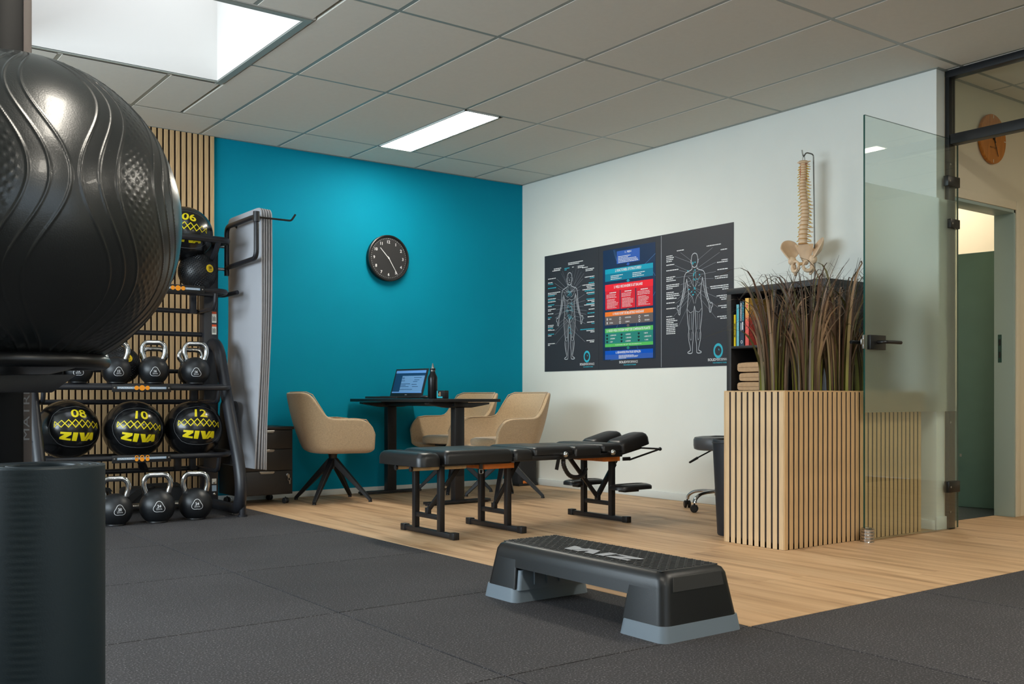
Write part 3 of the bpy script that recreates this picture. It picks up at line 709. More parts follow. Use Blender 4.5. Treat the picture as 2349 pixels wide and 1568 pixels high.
for k in range(5):
    t = thing('exercise_mat', 'light grey exercise mat hanging on the rack side, ' + ordn[k], 'exercise mat', (-2.84 + .0195 * k, -.60, .29), group='grey mats hanging beside the rack')
    o = hang_mat(-2.842 + .0195 * k, -.93 + .006 * k, -.34, .292 - .003 * k, 2.012, .0105, .012).build('mat_body', 'mat_grey', t, smooth=50, bevel=.002, seg=2)
    for y in (-.50, -.93 + .05):
        G().lathe([(.010, 0), (.014, 0), (.014, .0156), (.010, .0156)], 14, (-2.8424 + .0195 * k - .0015, y, 1.94), Matrix.Rotation(PI / 2, 3, 'Y')).build('eyelet', 'black_plastic', t)
t = thing('exercise_mat', 'dark grey exercise mat half hidden behind the right rack leg', 'exercise mat', (-2.885, -.45, .305))
hang_mat(-2.885, -.62, -.30, .305, .74, .012, .0).build('mat_body', 'mat_dark', t, smooth=50, bevel=.003)
g = G(); rect(g, -.345, -.325, .52, .545, lambda a, b: (-2.8857, a, b)); flat(g, 'yellow_mark', 'yellow_print', t)

# ---- kettlebells
def kettlebell(kg, R, zc_label, handle_w, handle_h, rh):
    """built at the origin, base on z = 0, handle across x, badge towards -y"""
    t = thing('kettlebell', kg, 'kettlebell')
    prof = [(.0001, 0), (R * .48, 0), (R * .60, R * .03)]
    zc = R * .90
    for k in range(3, 25):
        a = -PI / 2 + PI * k / 25 * 1.0
        if math.cos(a) * R > 0 and zc + math.sin(a) * R > R * .06: prof.append((max(1e-4, math.cos(a) * R), zc + math.sin(a) * R))
    prof.append((.0001, zc + R))
    G().lathe(prof, 40, (0, 0, 0)).build('bell', 'dark_rubber', t, world=False)
    zt = zc + R * .62; hw = handle_w / 2; zb = zc + R * .70; top = zb + handle_h
    pts = smoothpath([(-R * .50, 0, zb - .03), (-R * .62, 0, zb + handle_h * .12), (-hw * .98, 0, zb + handle_h * .48), (-hw * .92, 0, zb + handle_h * .80), (-hw * .62, 0, top * 1.0), (0, 0, top + .002), (hw * .62, 0, top), (hw * .92, 0, zb + handle_h * .80), (hw * .98, 0, zb + handle_h * .48), (R * .62, 0, zb + handle_h * .12), (R * .50, 0, zb - .03)], 6)
    G().tube(pts, rh, 16).build('handle', 'chrome', t, world=False)
    for s in (-1, 1):
        a = Vector((s * R * .53, 0, zb - .018)); b = Vector((s * R * .60, 0, zb + handle_h * .10)); G().cyl(a, b, rh * 1.55, rh * 1.28, 18).build('collar', 'black_plastic', t, world=False)
    return t, zc, R
def badge(t, txt, R, zc, size, yaw=0.0, dz=-.22):
    # rounded triangular outline with the number, wrapped on the bell
    d = Matrix.Rotation(yaw, 3, 'Z') @ Vector((0, -1, 0)); r_ = Matrix.Rotation(yaw, 3, 'Z') @ Vector((1, 0, 0)); u = Vector((0, 0, 1))
    d = (d + u * dz).normalized(); u = (u - d * u.dot(d)).normalized()
    c = Vector((0, 0, zc))
    fn = lambda a, b: c + (d * R + r_ * a + u * b).normalized() * (R + .0012)
    tri = []
    for k in range(36):
        a = 2 * PI * k / 36 + PI / 2; rr = size * (.50 + .085 * math.cos(3 * (a - PI / 2))); tri.append((rr * math.cos(a), rr * math.sin(a)))
    g = G(); strip(g, tri + tri[:1], size * .045, fn)
    word(g, txt, None, fn, height=size * .26, cy=size * .10, curve=True)
    word(g, 'ZIVA', size * .56, fn, height=size * .15, cy=-size * .17, bold=False)
    flat(g, 'badge', 'white_print', t, world=False)
KB = [  # label, text, R, handle w, handle h, tube r, x, y, z, rz, badge yaw, dz
 ('black 24 kg kettlebell on the floor next to the right rack leg', '24', .103, .150, .118, .0165, -3.262, -.90, 0, -.30, .05),
 ('black 24 kg kettlebell on the floor, middle of the three', '24', .106, .158, .118, .0165, -3.508, -.925, 0, -.22, .10),
 ('black 20 kg kettlebell on the floor beside the rolled mat', '20', .100, .150, .115, .0165, -3.755, -.925, 0, -.25, .28),
 ('16 kg kettlebell at the right end of the upper tray', '16', .092, .140, .112, .0160, -3.195, -.70, .852, -.25, .02),
 ('16 kg kettlebell second from the right on the upper tray', '16', .092, .140, .112, .0160, -3.462, -.70, .852, -.25, .10),
 ('12 kg kettlebell in front of the slam ball on the upper tray', '12', .088, .136, .108, .0158, -3.690, -.70, .852, -.30, .20),
 ('12 kg kettlebell second from the left on the upper tray', '12', .088, .136, .108, .0158, -3.915, -.70, .852, -.20, .10),
 ('small 4 kg kettlebell at the left end of the upper tray', '4', .058, .10, .085, .0130, -4.055, -.72, .852, -.20, .10)]
for lb, tx, R, hw, hh, rh, x, y, z, rz, by in KB:
    t, zc, R = kettlebell(lb, R, 0, hw, hh, rh); t['group'] = 'kettlebells on the rack and floor'
    badge(t, tx, R, zc, R * .62, -rz + .02 - .30 + by, -.12 if z > .5 else .05)
    t.location = (x, y, z); t.rotation_euler = (0, 0, rz)
for lb, x in (('kettlebell behind the second 16 kg one, steel handle showing', -3.405), ('kettlebell behind the right-end 16 kg one, steel handle showing', -3.165)):
    t, zc, R = kettlebell(lb, .080, 0, .150, .098, .0155); t['group'] = 'kettlebells on the rack and floor'; t.location = (x, -.515, .853); t.rotation_euler = (0, 0, -.1)

# ---- wall balls
def wall_ball(name, label, txt, c, R, yaw, tilt, roll=0.0):
    t = thing(name, label, 'medicine ball', (c[0], c[1], c[2] - R * .97), group='black wall balls with yellow print')
    g = G().ball(c, R, 56, 28, sc=(1, 1, .97)); g.build('ball', 'ball_vinyl', t)
    C_ = Vector(c); d = Vector((math.sin(yaw) * math.cos(tilt), -math.cos(yaw) * math.cos(tilt), math.sin(tilt)))
    r_ = Vector((math.cos(yaw), math.sin(yaw), 0)); u = d.cross(r_) * -1
    if u.z < 0: u = -u
    r2 = r_ * math.cos(roll) + u * math.sin(roll); u2 = u * math.cos(roll) - r_ * math.sin(roll)
    def fn(a, b, e=.0016):
        p = (d * R + r2 * a + u2 * b).normalized() * (R + e); return C_ + Vector((p.x, p.y, p.z * .97))
    g = G(); ziva(g, R * 1.34, R * .32, lambda a, b: fn(a, b - R * .29), slant=.006); word(g, txt, None, lambda a, b: fn(a + R * .04, b + R * .62), height=R * .44, bold=True, curve=True)
    flat(g, 'lettering', 'yellow_print', t)
    n = 7; w = R * 1.85; h = R * .135; g = G()
    lz = .18 * R; za = [(R * math.tan((k / n - .5) * 2 * math.atan(w / 2 / R)), lz + (h if k % 2 else -h)) for k in range(n + 1)]; zb = [(a, 2 * lz - b) for a, b in za]
    def sub(P): 
        o = []
        for (a, b), (c_, d_) in zip(P[:-1], P[1:]): o += [(a + (c_ - a) * q / 5, b + (d_ - b) * q / 5) for q in range(5)]
        return o + [P[-1]]
    for P_ in (za, zb): strip(g, sub(P_), .006, lambda a, b: fn(a, b, .0022))
    for s in (-1, 1): strip(g, sub([(s * w / 2, lz - h), (s * w / 2, lz + h)]), .010, lambda a, b: fn(a, b, .0022))
    flat(g, 'lacing', 'yellow_print', t)
    P_ = [(-1.45, .1), (-1.25, .75), (-.85, 1.05), (.2, 1.12), (.95, 1.0), (1.35, .5), (1.45, -.05), (1.2, -.5), (.75, -.72), (-.5, -.78), (-.85, -.72), (-1.3, -.3), (-1.45, .1)]
    g = G(); strip(g, sub([(a * R * .92, b * R) for a, b in P_]), .0026, lambda a, b: fn(a, b, .0012)); flat(g, 'seam', 'grey_print', t)
    g = G(); strip(g, sub([(-1.1 * R, .40 * R), (1.0 * R, .40 * R)]), .002, lambda a, b: fn(a, b, .001)); flat(g, 'panel_seam', 'black_print', t)
    return t
wall_ball('wall_ball', 'black wall ball marked 08 at the left of the middle tray', '08', (-3.960, -.63, .568), .185, .14, .06, -.05)
wall_ball('wall_ball', 'black wall ball marked 10 in the middle tray centre', '10', (-3.565, -.63, .560), .188, -.07, .02, -.10)
wall_ball('wall_ball', 'black wall ball marked 12 at the right of the middle tray', '12', (-3.186, -.63, .560), .187, -.085, .08, -.06)
wall_ball('wall_ball', 'black wall ball marked 06 on the top rail, half hidden by the gym ball', '06', (-3.218, -.545, 1.845), .186, -.22, -.02, -.10)
# ---- dimpled slam balls
def slam_ball(label, txt, c, R, yaw, tilt):
    t = thing('slam_ball', label, 'medicine ball', (c[0], c[1], c[2] - R), group='textured slam balls')
    G().ball(c, R, 40, 20).build('ball', 'slam_rubber', t)
    C_ = Vector(c); d = Vector((math.sin(yaw) * math.cos(tilt), -math.cos(yaw) * math.cos(tilt), math.sin(tilt))); r_ = Vector((math.cos(yaw), math.sin(yaw), 0)); u = r_.cross(d)
    if u.z < 0: u = -u
    g = G(); N = 900; ga = PI * (3 - 5 ** .5)
    for k in range(N):
        z = 1 - 2 * (k + .5) / N; q = math.sqrt(1 - z * z); a = k * ga; nrm = Vector((q * math.cos(a), q * math.sin(a), z))
        if nrm.dot(d) > .975: continue
        e1 = nrm.cross(Vector((0, 0, 1))).normalized(); e2 = nrm.cross(e1); s = R * .042
        p = [C_ + nrm * R * .999 + e1 * s, C_ + nrm * R * .999 - e1 * s * .6 + e2 * s * .9, C_ + nrm * R * .999 - e1 * s * .6 - e2 * s * .9, C_ + nrm * (R + .0035)]
        g.add(p, [(0, 1, 3), (1, 2, 3), (2, 0, 3)])
    o = g.build('dimples', 'slam_rubber', t, smooth=0); o['kind'] = 'stuff'
    M = Matrix((r_, u, d)).transposed()
    G().lathe([(.0001, R - .002), (R * .215, R - .004), (R * .215, R + .001), (.0001, R + .0025)], 28, c, M).build('badge', 'yellow_badge', t)
    fn = lambda a, b: C_ + d * (R + .003) + r_ * a + u * b
    g = G(); word(g, txt, None, fn, height=R * .15, cy=R * .04); word(g, 'ZIVA', R * .24, fn, height=R * .05, cy=-R * .10); flat(g, 'lettering', 'black_print', t)
slam_ball('dimpled black slam ball with a yellow 08 badge on the upper tray', '08', (-3.135, -.57, 1.598), .124, .35, .12)
slam_ball('dimpled black slam ball beside the 08 one, behind the gym ball', '06', (-3.40, -.57, 1.598), .118, .2, .1)
slam_ball('dimpled slam ball with a yellow 10 badge behind the kettlebells', '10', (-3.618, -.535, .972), .118, .15, .35)
# ---- small gear on the floor below
t = thing('gear_bag', 'black zipped gear bag on the floor behind the kettlebells', 'bag', (-3.33, -.40, 0))
G().box(-3.52, -3.14, -.33, -.10, .03, .16).build('bag_body', 'mat_dark', t, bevel=.03, seg=3)
G().prism([(-3.58, .07), (-3.50, .07), (-3.38, .17), (-3.20, .17), (-3.12, .12), (-3.12, .14), (-3.20, .19), (-3.40, .19)], -.10, -.09, lambda a, b, c: (a, c - .25, b)).build('flap', 'black_plastic', t)
G().ball((-3.37, -.30, .165), .028, 12, 8, sc=(1.4, 1, .6)).build('metal_clip', 'steel', t)
t = thing('folding_stand', 'small folding black steel stand on the floor under the rack', 'stand', (-3.76, -.35, 0))
g = G().prism([(-3.90, .13), (-3.87, .175), (-3.76, .195), (-3.64, .175), (-3.62, .15), (-3.66, .155), (-3.76, .165), (-3.86, .145)], -.36, -.33, lambda a, b, c: (a, c, b)); g.build('top_plate', 'black_plastic', t)
for x0, x1 in ((-3.88, -3.91), (-3.64, -3.60), (-3.66, -3.69)): G().bar((x0, -.345, .16), (x1, -.345, 0), .012, .014).build('leg', 'black_plastic', t)
# ================================================================ DESK CORNER
# ---- drawer pedestal on castors
ped = thing('drawer_pedestal', 'black three drawer pedestal on castors beside the teal wall', 'cabinet', (-2.585, -.30, 0))
px0, px1, py0, py1 = -2.79, -2.385, -.42, -.03
G().box(px0, px1, py0 + .018, py1, .070, .535).build('carcass', 'melamine_black', ped, bevel=.002)
G().box(px0 - .004, px1 + .004, py0 - .002, py1, .535, .556).build('top', 'melamine_black', ped, bevel=.002)
for k, (z0, z1) in enumerate(((.398, .530), (.244, .394), (.076, .240))):
    d = G().box(px0 + .003, px1 - .014, py0, py0 + .018, z0, z1).build('drawer', 'melamine_black', ped, bevel=.002)
    xm = (px0 + px1) / 2
    G().prism([(xm - .055, z1 - .001), (xm + .055, z1 - .001), (xm + .055, z1 - .010), (xm + .045, z1 - .018), (xm - .045, z1 - .018), (xm - .055, z1 - .010)], py0 - .006, py0 + .002, lambda a, b, c: (a, c, b)).build('handle', 'steel', d, bevel=.001, seg=1)
    if k == 2:
        lk = G().lathe([(.0001, 0), (.012, 0), (.012, .006), (.006, .012), (.0001, .012)], 16, (px1 - .045, py0, z1 - .030), Matrix.Rotation(PI / 2, 3, 'X')).build('lock', 'steel', d)
        G().obox((px1 - .045, py0 - .018, z1 - .040), (.014, .002, .022)).tube([(px1 - .04 + .010 * math.cos(a), py0 - .016, z1 - .062 + .012 * math.sin(a)) for a in np.linspace(0, 2 * PI, 14)[:-1]], .0016, 6, closed=True).obox((px1 - .036, py0 - .016, z1 - .082), (.007, .002, .026)).build('key', 'steel', d)
def castor(x, y, R, parent, mat='black_plastic', rz=0.0):
    c = G(); 
    M = Matrix.Rotation(rz, 3, 'Z') @ Matrix.Rotation(PI / 2, 3, 'Y')
    for s in (-1, 1):
        off = Matrix.Rotation(rz, 3, 'Z') @ Vector((s * R * .52, 0, 0))
        c.lathe([(.0001, -R * .34), (R * .8, -R * .34), (R, -R * .2), (R, R * .2), (R * .8, R * .34), (.0001, R * .34)], 20, (x + off.x, y + off.y, R), M)
    c.cyl((x, y, R * .9), (x, y, R * 2.3), R * .22, n=10); c.obox((x, y, R * 1.55), (R * .9, R * 1.5, R * .7), Matrix.Rotation(rz, 3, 'Z'))
    return c.build('castor', mat, parent)
for x, y in ((px0 + .04, py0 + .05), (px1 - .04, py0 + .05), (px0 + .04, py1 - .05), (px1 - .04, py1 - .05)): castor(x, y, .021, ped, rz=.5)

# ---- desk on two column legs
desk = thing('desk', 'black standing desk with two column legs against the teal wall', 'desk', (-1.447, -.645, 0))
tx0, tx1, ty0, ty1 = -1.731, -1.150, -1.262, -.03
G().box(tx0, tx1, ty0, ty1, .732, .754).build('desktop', 'desk_black', desk, bevel=.0015)
G().box(-1.50, -1.38, ty0 + .08, ty1 - .08, .700, .731).build('beam', 'leg_black', desk, bevel=.002)
for y in (-1.13, -.155):
    xm = -1.438
    G().box(xm - .040, xm + .040, y - .030, y + .030, .025, .700).build('column', 'leg_black', desk, bevel=.003)
    G().box(xm - .033, xm + .033, y - .0312, y - .030, .20, .40).build('column_sleeve', 'black_satin', desk, smooth=0)
    G().prism([(xm - .26, .728), (xm + .26, .728), (xm + .26, .715), (xm + .10, .690), (xm - .10, .690), (xm - .26, .715)], y - .03, y + .03, lambda a, b, c: (a, c, b)).build('top_bracket', 'leg_black', desk, bevel=.002)
    G().box(xm - .27, xm + .27, y - .035, y + .035, .008, .026).build('foot', 'leg_black', desk, bevel=.003)
    for s in (-1, 1): G().cyl((xm + s * .25, y, 0), (xm + s * .25, y, .010), .018, n=14).build('foot_glide', 'black_plastic', desk)

# ---- laptop
lap = thing('laptop', 'open black laptop with a document on screen, on the desk', 'laptop', (-1.56, -.50, .7545), 0)
A = Vector((-1.515, -.285, .755)); B = Vector((-1.452, -.665, .755)); w = (A - B); W = w.length; ax = w.normalized(); nb = Vector((-ax.y, ax.x, 0))
if nb.x > 0: nb = -nb
Mx = Matrix((ax, nb, Vector((0, 0, 1)))).transposed()
mid = (A + B) / 2
G().obox(mid + nb * .123 + Vector((0, 0, .0095)), (W, .245, .016), Mx).build('base', 'laptop_black', lap, bevel=.003)
kb = G()
for r in range(5):
    for k in range(13): kb.obox(mid + nb * (.045 + r * .019) + ax * (W / 2 - .05 - k * .022) + Vector((0, 0, .0185)), (.018, .015, .002), Mx)
o = kb.build('keyboard', 'black_plastic', lap, smooth=0); o['kind'] = 'stuff'
G().obox(mid + nb * .185 + Vector((0, 0, .0178)), (.10, .06, .001), Mx).build('touchpad', 'black_satin', lap, smooth=0)
tilt = .30; up = Vector((0, 0, 1)) * math.cos(tilt) - nb * math.sin(tilt); nn = ax.cross(up); 
if nn.dot(nb) < 0: nn = -nn
Ml = Matrix((ax, up, nn)).transposed(); H = .225; lc = mid + Vector((0, 0, .016))
lid = G().obox(lc + up * H / 2, (W, H, .007), Ml).build('screen_lid', 'laptop_black', lap, bevel=.002)
def sf(a, b, e=.0042): return lc + ax * a + up * b + nn * e      # a: towards far end
x_ = W / 2 - .016
g = G(); rect(g, -x_, x_, .028, H - .014, lambda a, b: sf(a, b)); flat(g, 'screen', 'screen_dark', lid)
g = G(); rect(g, -x_, x_, H - .036, H - .015, lambda a, b: sf(a, b, .0046)); rect(g, -x_, x_, .0285, .038, lambda a, b: sf(a, b, .0046)); flat(g, 'browser_bar', 'screen_bar', lid)
g = G(); rect(g, -x_ + .004, x_ - .085, .038, H - .058, lambda a, b: sf(a, b, .0046)); flat(g, 'document_page', 'screen_page', lid)
g = G()
for k, (c0, c1, b) in enumerate(((.06, .09, .15), (.06, .085, .142), (.05, .09, .125), (-.14, -.05, .150), (-.12, -.06, .132), (-.1, -.05, .118), (-.02, .09, .10), (.03, .1, .09), (-.01, .09, .078), (-.1, -.04, .095), (-.12, -.05, .078), (-.06, .1, .055))): rect(g, c0, c1, b, b + .0035, lambda a, b: sf(a, b, .005))
flat(g, 'document_text', 'screen_dark', lid)
g = G(); word(g, 'acer', .026, lambda a, b: sf(-a, b + .014, .0042)); flat(g, 'lettering', 'grey_print', lid)
ms = tag(G().ball((-1.475, -.745, .7675), .030, 24, 12, sc=(1.0, 1.55, .42)).build('computer_mouse', 'melamine_black', None), 'small dark computer mouse between laptop and bottle on desk', 'mouse')
# ---- steel bottle and small cards box on the desk
bt = thing('water_bottle', 'black metal water bottle with a steel spout on the desk', 'bottle', (-1.49, -.875, .7545))
G().lathe([(.0001, .0), (.033, 0), (.0355, .004), (.0355, .150), (.034, .162), (.020, .190), (.0185, .204), (.0001, .205)], 32, (-1.49, -.875, .7545)).build('body', 'bottle_black', bt)
G().lathe([(.0001, .204), (.0195, .204), (.0195, .207), (.0001, .207)], 24, (-1.49, -.875, .7545)).build('neck_ring', 'steel', bt)
G().lathe([(.0001, .207), (.021, .207), (.021, .224), (.016, .226), (.0001, .226)], 24, (-1.49, -.875, .7545)).build('cap', 'black_plastic', bt)
G().lathe([(.0001, .226), (.011, .226), (.0095, .236), (.006, .252), (.003, .262), (.0001, .263)], 20, (-1.49, -.875, .7545)).build('spout', 'chrome', bt)
cb = thing('card_box', 'small card box with a cyan print beside the bottle', 'box', (-1.44, -.93, .7545))
G().obox((-1.445, -.925, .785), (.045, .10, .060), Matrix.Rotation(.3, 3, 'Z')).build('box', 'black_print', cb, bevel=.001, seg=1)
Mz = Matrix.Rotation(.3, 3, 'Z')
def cf(a, b): return Vector((-1.445, -.925, .755)) + Mz @ Vector((-.0232, a, b))
g = G(); rect(g, .015, .048, .006, .058, cf); rect(g, -.03, .015, .006, .016, cf); flat(g, 'cyan_print', 'box_cyan', cb)
g = G(); rect(g, -.01, .0, .02, .05, cf); rect(g, .005, .012, .022, .04, cf); flat(g, 'photo_print', 'towel_tan', cb)
o = tag(G().box(-1.475, -1.435, -1.005, -.985, .7545, .800).build('pen_cup', 'black_plastic', None, bevel=.002), 'tiny black pen cup at the right of the card box', 'pen cup')

# ---- tub chairs on four-leg swivel bases
def tub_chair(label, base_ang=0.0):
    t = thing('tub_chair', label, 'chair', group='beige tub chairs around the desk')
    # plan paths at rim and at the bottom edge, from front of the arm round the back, facing +x
    tp = [(.248, .264), (.228, .270), (.18, .276), (.10, .281), (.02, .284), (-.06, .284), (-.11, .281), (-.16, .272), (-.205, .254), (-.245, .222), (-.275, .178), (-.293, .120), (-.301, .06), (-.303, 0)]
    bp = [(.246, .236), (.225, .241), (.175, .245), (.10, .248), (.02, .249), (-.04, .246), (-.075, .240), (-.105, .228), (-.132, .206), (-.154, .176), (-.170, .138), (-.180, .092), (-.185, .045), (-.187, 0)]
    def mir(h): return [(x, -y) for x, y in h] + [(x, y) for x, y in h[-2::-1]]
    tp = mir(tp); bp = mir(bp)
    def top(x):
        a = min(1, max(0, (-x - .085) / .150)); a = a * a * (3 - 2 * a); z = .612 + .192 * a
        f = max(0, (x - .13) / .118); return z - .115 * f ** 3.0
    P = []
    for v in (-.14, -.06, 0, .06, .2, .4, .6, .8, .94, 1.0):
        r = []
        for (xt, yt), (xb, yb) in zip(tp, bp):
            zt = top(xt); z0 = .40
            if v < 0: k = 1 + v * 2.6; r.append((xb * (k if xb < 0 else .5 + .5 * k), yb * k, z0 - .014 * min(1, -v / .06) ** .5)); continue
            q = v ** .9; bulge = .012 * math.sin(PI * v)
            r.append((xb + (xt - xb) * q - (bulge if xt < -.2 else 0), (yb + (yt - yb) * q) * (1 + bulge), z0 + (zt - z0) * v))
        P.append(r)
    g = G(); g.grid(P)
    o = g.build('shell', 'fabric_beige', t, smooth=80, world=False)
    so = o.modifiers.new('thick', 'SOLIDIFY'); so.thickness = .030; so.offset = 1.0
    sb = o.modifiers.new('round', 'SUBSURF'); sb.levels = 1; sb.render_levels = 2
    # seat pad
    sg = G(); pad = []
    for k in range(28):
        a = 2 * PI * k / 28; q = 2.6
        ca, sa = math.cos(a), math.sin(a); r = (abs(ca) ** q + abs(sa) ** q) ** (-1 / q); pad.append(((.035 + .215 * r * ca), .222 * r * sa))
    n = len(pad); vs = []
    for s, z in ((.80, .392), (.97, .400), (1.0, .425), (.97, .447), (.85, .458), (.5, .462)): vs += [(x * s, y * s, z) for x, y in pad]
    fs = [(i * n + k, i * n + (k + 1) % n, (i + 1) * n + (k + 1) % n, (i + 1) * n + k) for i in range(5) for k in range(n)] + [tuple(range(n))[::-1], tuple(range(5 * n, 6 * n))]
    sg.add(vs, fs).build('seat', 'fabric_beige', t, smooth=60, world=False)
    rim = [(p[0] * 1.0, p[1], p[2]) for p in P[-1]]
    G().tube(rim, .0035, 6).build('piping', 'fabric_beige', o, world=False)
    G().box(-.115, .115, -.115, .115, .372, .388).build('mount_plate', 'leg_black', t, bevel=.003, world=False)
    G().lathe([(.0001, .30), (.030, .30), (.032, .34), (.048, .365), (.050, .374), (.0001, .374)], 20).lathe([(.0001, .235), (.026, .235), (.030, .30), (.0001, .30)], 20).build('hub', 'leg_black', t, world=False)
    for k in range(4):
        a = PI / 4 + k * PI / 2 + base_ang; c, s = math.cos(a), math.sin(a)
        G().bar((c * .012, s * .012, .30), (c * .305, s * .305, .012), .044, .048, mi=0, w1=.026, h1=.020).box(0, 0, 0, 0, 0, 0).build('leg', 'leg_black', t, bevel=.003, seg=1, world=False)
        G().cyl((c * .300, s * .300, 0), (c * .300, s * .300, .012), .014, n=12).build('foot_glide', 'black_plastic', t, world=False)
    return t
ch = tub_chair('beige tub chair on the left side of the desk, seen from behind', .11); ch.location = (-2.070, -.412, 0); ch.rotation_euler = (0, 0, -.23)
ch = tub_chair('beige tub chair at the right side of the desk, behind the treatment table'); ch.location = (-.895, -.955, 0); ch.rotation_euler = (0, 0, PI - .05)
dup(ch, (-.945, -.335, 0), PI + .03, 'beige tub chair at the right side of the desk, next to the teal wall')
# ---- bin in the corner
wbn = thing('waste_bin', 'black waste bin in the corner behind the chairs', 'bin', (-.13, -.17, 0))
G().prism([(-.22, -.27), (-.06, -.27), (-.04, -.25), (-.04, -.08), (-.06, -.06), (-.22, -.06), (-.24, -.08), (-.24, -.25)], .02, .30).build('body', 'mat_dark', wbn, bevel=.004)
G().box(-.245, -.035, -.275, -.055, 0, .022).build('base', 'black_plastic', wbn, bevel=.004)
G().box(-.20, -.14, -.278, -.271, .022, .045).build('orange_tab', 'plywood_orange', wbn, bevel=.002)

# ---- wall clock on the teal wall
ck = thing('wall_clock', 'round black wall clock on the teal wall', 'clock', (-1.388, 0, 1.893))
cc = Vector((-1.388, 0, 1.893)); My = Matrix.Rotation(PI / 2, 3, 'X')
G().lathe([(.0001, .002), (.180, .002), (.186, .010), (.187, .045), (.180, .048), (.172, .046), (.170, .036), (.0001, .036)], 64, cc, My).build('case', 'black_satin', ck)
G().lathe([(.0001, .036), (.170, .036), (.170, .037), (.0001, .0372)], 64, cc, My).build('dial', 'clock_face', ck)
fn = lambda a, b: (cc.x + a, -.0380, cc.z + b)
g = G()
for h in range(1, 13):
    a = 2 * PI * h / 12; word(g, str(h), None, lambda u, v: fn(u + .132 * math.sin(a), v + .132 * math.cos(a)), height=.024, bold=True)
flat(g, 'numerals', 'white_print', ck)
g = G()
for k in range(60):
    a = 2 * PI * k / 60; r = .0026 if k % 5 == 0 else .0017; g.add([fn(.158 * math.sin(a) + r * math.cos(b), .158 * math.cos(a) + r * math.sin(b)) for b in np.linspace(0, 2 * PI, 9)[:-1]], [tuple(range(8))])
o = flat(g, 'minute_dots', 'white_print', ck); o['kind'] = 'stuff'
def hand(name, ang, l0, l1, w, off, mat='white_print'):
    d = Vector((math.sin(ang), 0, math.cos(ang))); p = cc + Vector((0, -off, 0)); G().bar(p + d * l0, p + d * l1, w, .0015, up=(0, 1, 0), w1=w * .7).build(name, mat, ck, smooth=0)
hand('hour_hand', math.radians(-44), -.012, .110, .0062, .0400); hand('minute_hand', math.radians(148), -.016, .150, .0055, .0420)
G().lathe([(.0001, .038), (.006, .038), (.006, .044), (.0001, .044)], 16, cc, My).build('hub', 'white_print', ck)
# ================================================================ TREATMENT TABLE
tb = thing('treatment_table', 'black padded folding chiropractic table on the oak floor', 'treatment table', (-1.75, -2.40, 0))
TY0, TY1 = -2.635, -2.165
def pad(name, x0, x1, z0, z1, y0=TY0, y1=TY1, r=.03, taper=0.0, parent=None, M=None, seg=4):
    g = G(); n = 6
    out = []
    def rr(x0, x1, y0, y1, r):
        P = []
        for cx, cy, a0 in ((x1 - r, y1 - r, 0), (x0 + r, y1 - r, PI / 2), (x0 + r, y0 + r, PI), (x1 - r, y0 + r, 1.5 * PI)):
            P += [(cx + r * math.cos(a0 + PI / 2 * k / n), cy + r * math.sin(a0 + PI / 2 * k / n)) for k in range(n + 1)]
        return P
    lay = [(0, z0), (0, z0 + (z1 - z0) * .55), (.006, z0 + (z1 - z0) * .80), (.018, z0 + (z1 - z0) * .95), (.036, z1)]
    vs = []; m = 0
    for ins, z in lay:
        P = rr(x0 + ins, x1 - ins, y0 + ins, y1 - ins, max(.006, r)); m = len(P); vs += [(p[0], p[1], z) for p in P]
    fs = [(i * m + k, i * m + (k + 1) % m, (i + 1) * m + (k + 1) % m, (i + 1) * m + k) for i in range(len(lay) - 1) for k in range(m)] + [tuple(range(m))[::-1], tuple(range((len(lay) - 1) * m, len(lay) * m))]
    g.add(vs, fs)
    if M is not None: g.v = [tuple(M @ Vector(p)) for p in g.v]
    return g.build(name, 'vinyl_black', parent or tb, smooth=50)
pad('foot_cushion', -2.665, -2.520, .395, .470, r=.045)
pad('leg_cushion', -2.505, -2.045, .405, .478, r=.025)
pad('pelvic_cushion', -2.040, -1.905, .412, .472, r=.02)
pad('pelvic_cushion', -1.900, -1.605, .432, .480, r=.02)
pad('chest_cushion', -1.600, -1.385, .418, .478, r=.02)
pad('chest_cushion', -1.380, -1.215, .440, .486, r=.02)
G().box(-2.50, -2.05, TY0 + .04, TY1 - .04, .392, .405).build('leg_board', 'black_plastic', tb, bevel=.002)
G().box(-2.045, -1.215, TY0 + .005, TY1 - .005, .402, .430).build('base_board', 'black_plastic', tb, bevel=.004)
G().box(-2.20, -1.99, -2.56, -2.30, .362, .392).build('drop_box', 'plywood_orange', tb, bevel=.002)
G().box(-1.32, -1.19, -2.58, -2.22, .372, .402).build('drop_box', 'plywood_orange', tb, bevel=.002)
for y in (-2.52, -2.36): G().tube([(-2.645, y, .380), (-2.30, y, .380)], .011, 10).build('slide_rail', 'ply_edge', tb)
for y in (-2.52, -2.36): G().lathe([(.0001, 0), (.014, 0), (.014, .012), (.0001, .014)], 14, (-2.645, y, .380), Matrix.Rotation(-PI / 2, 3, 'Y')).build('rail_cap', 'black_plastic', tb)
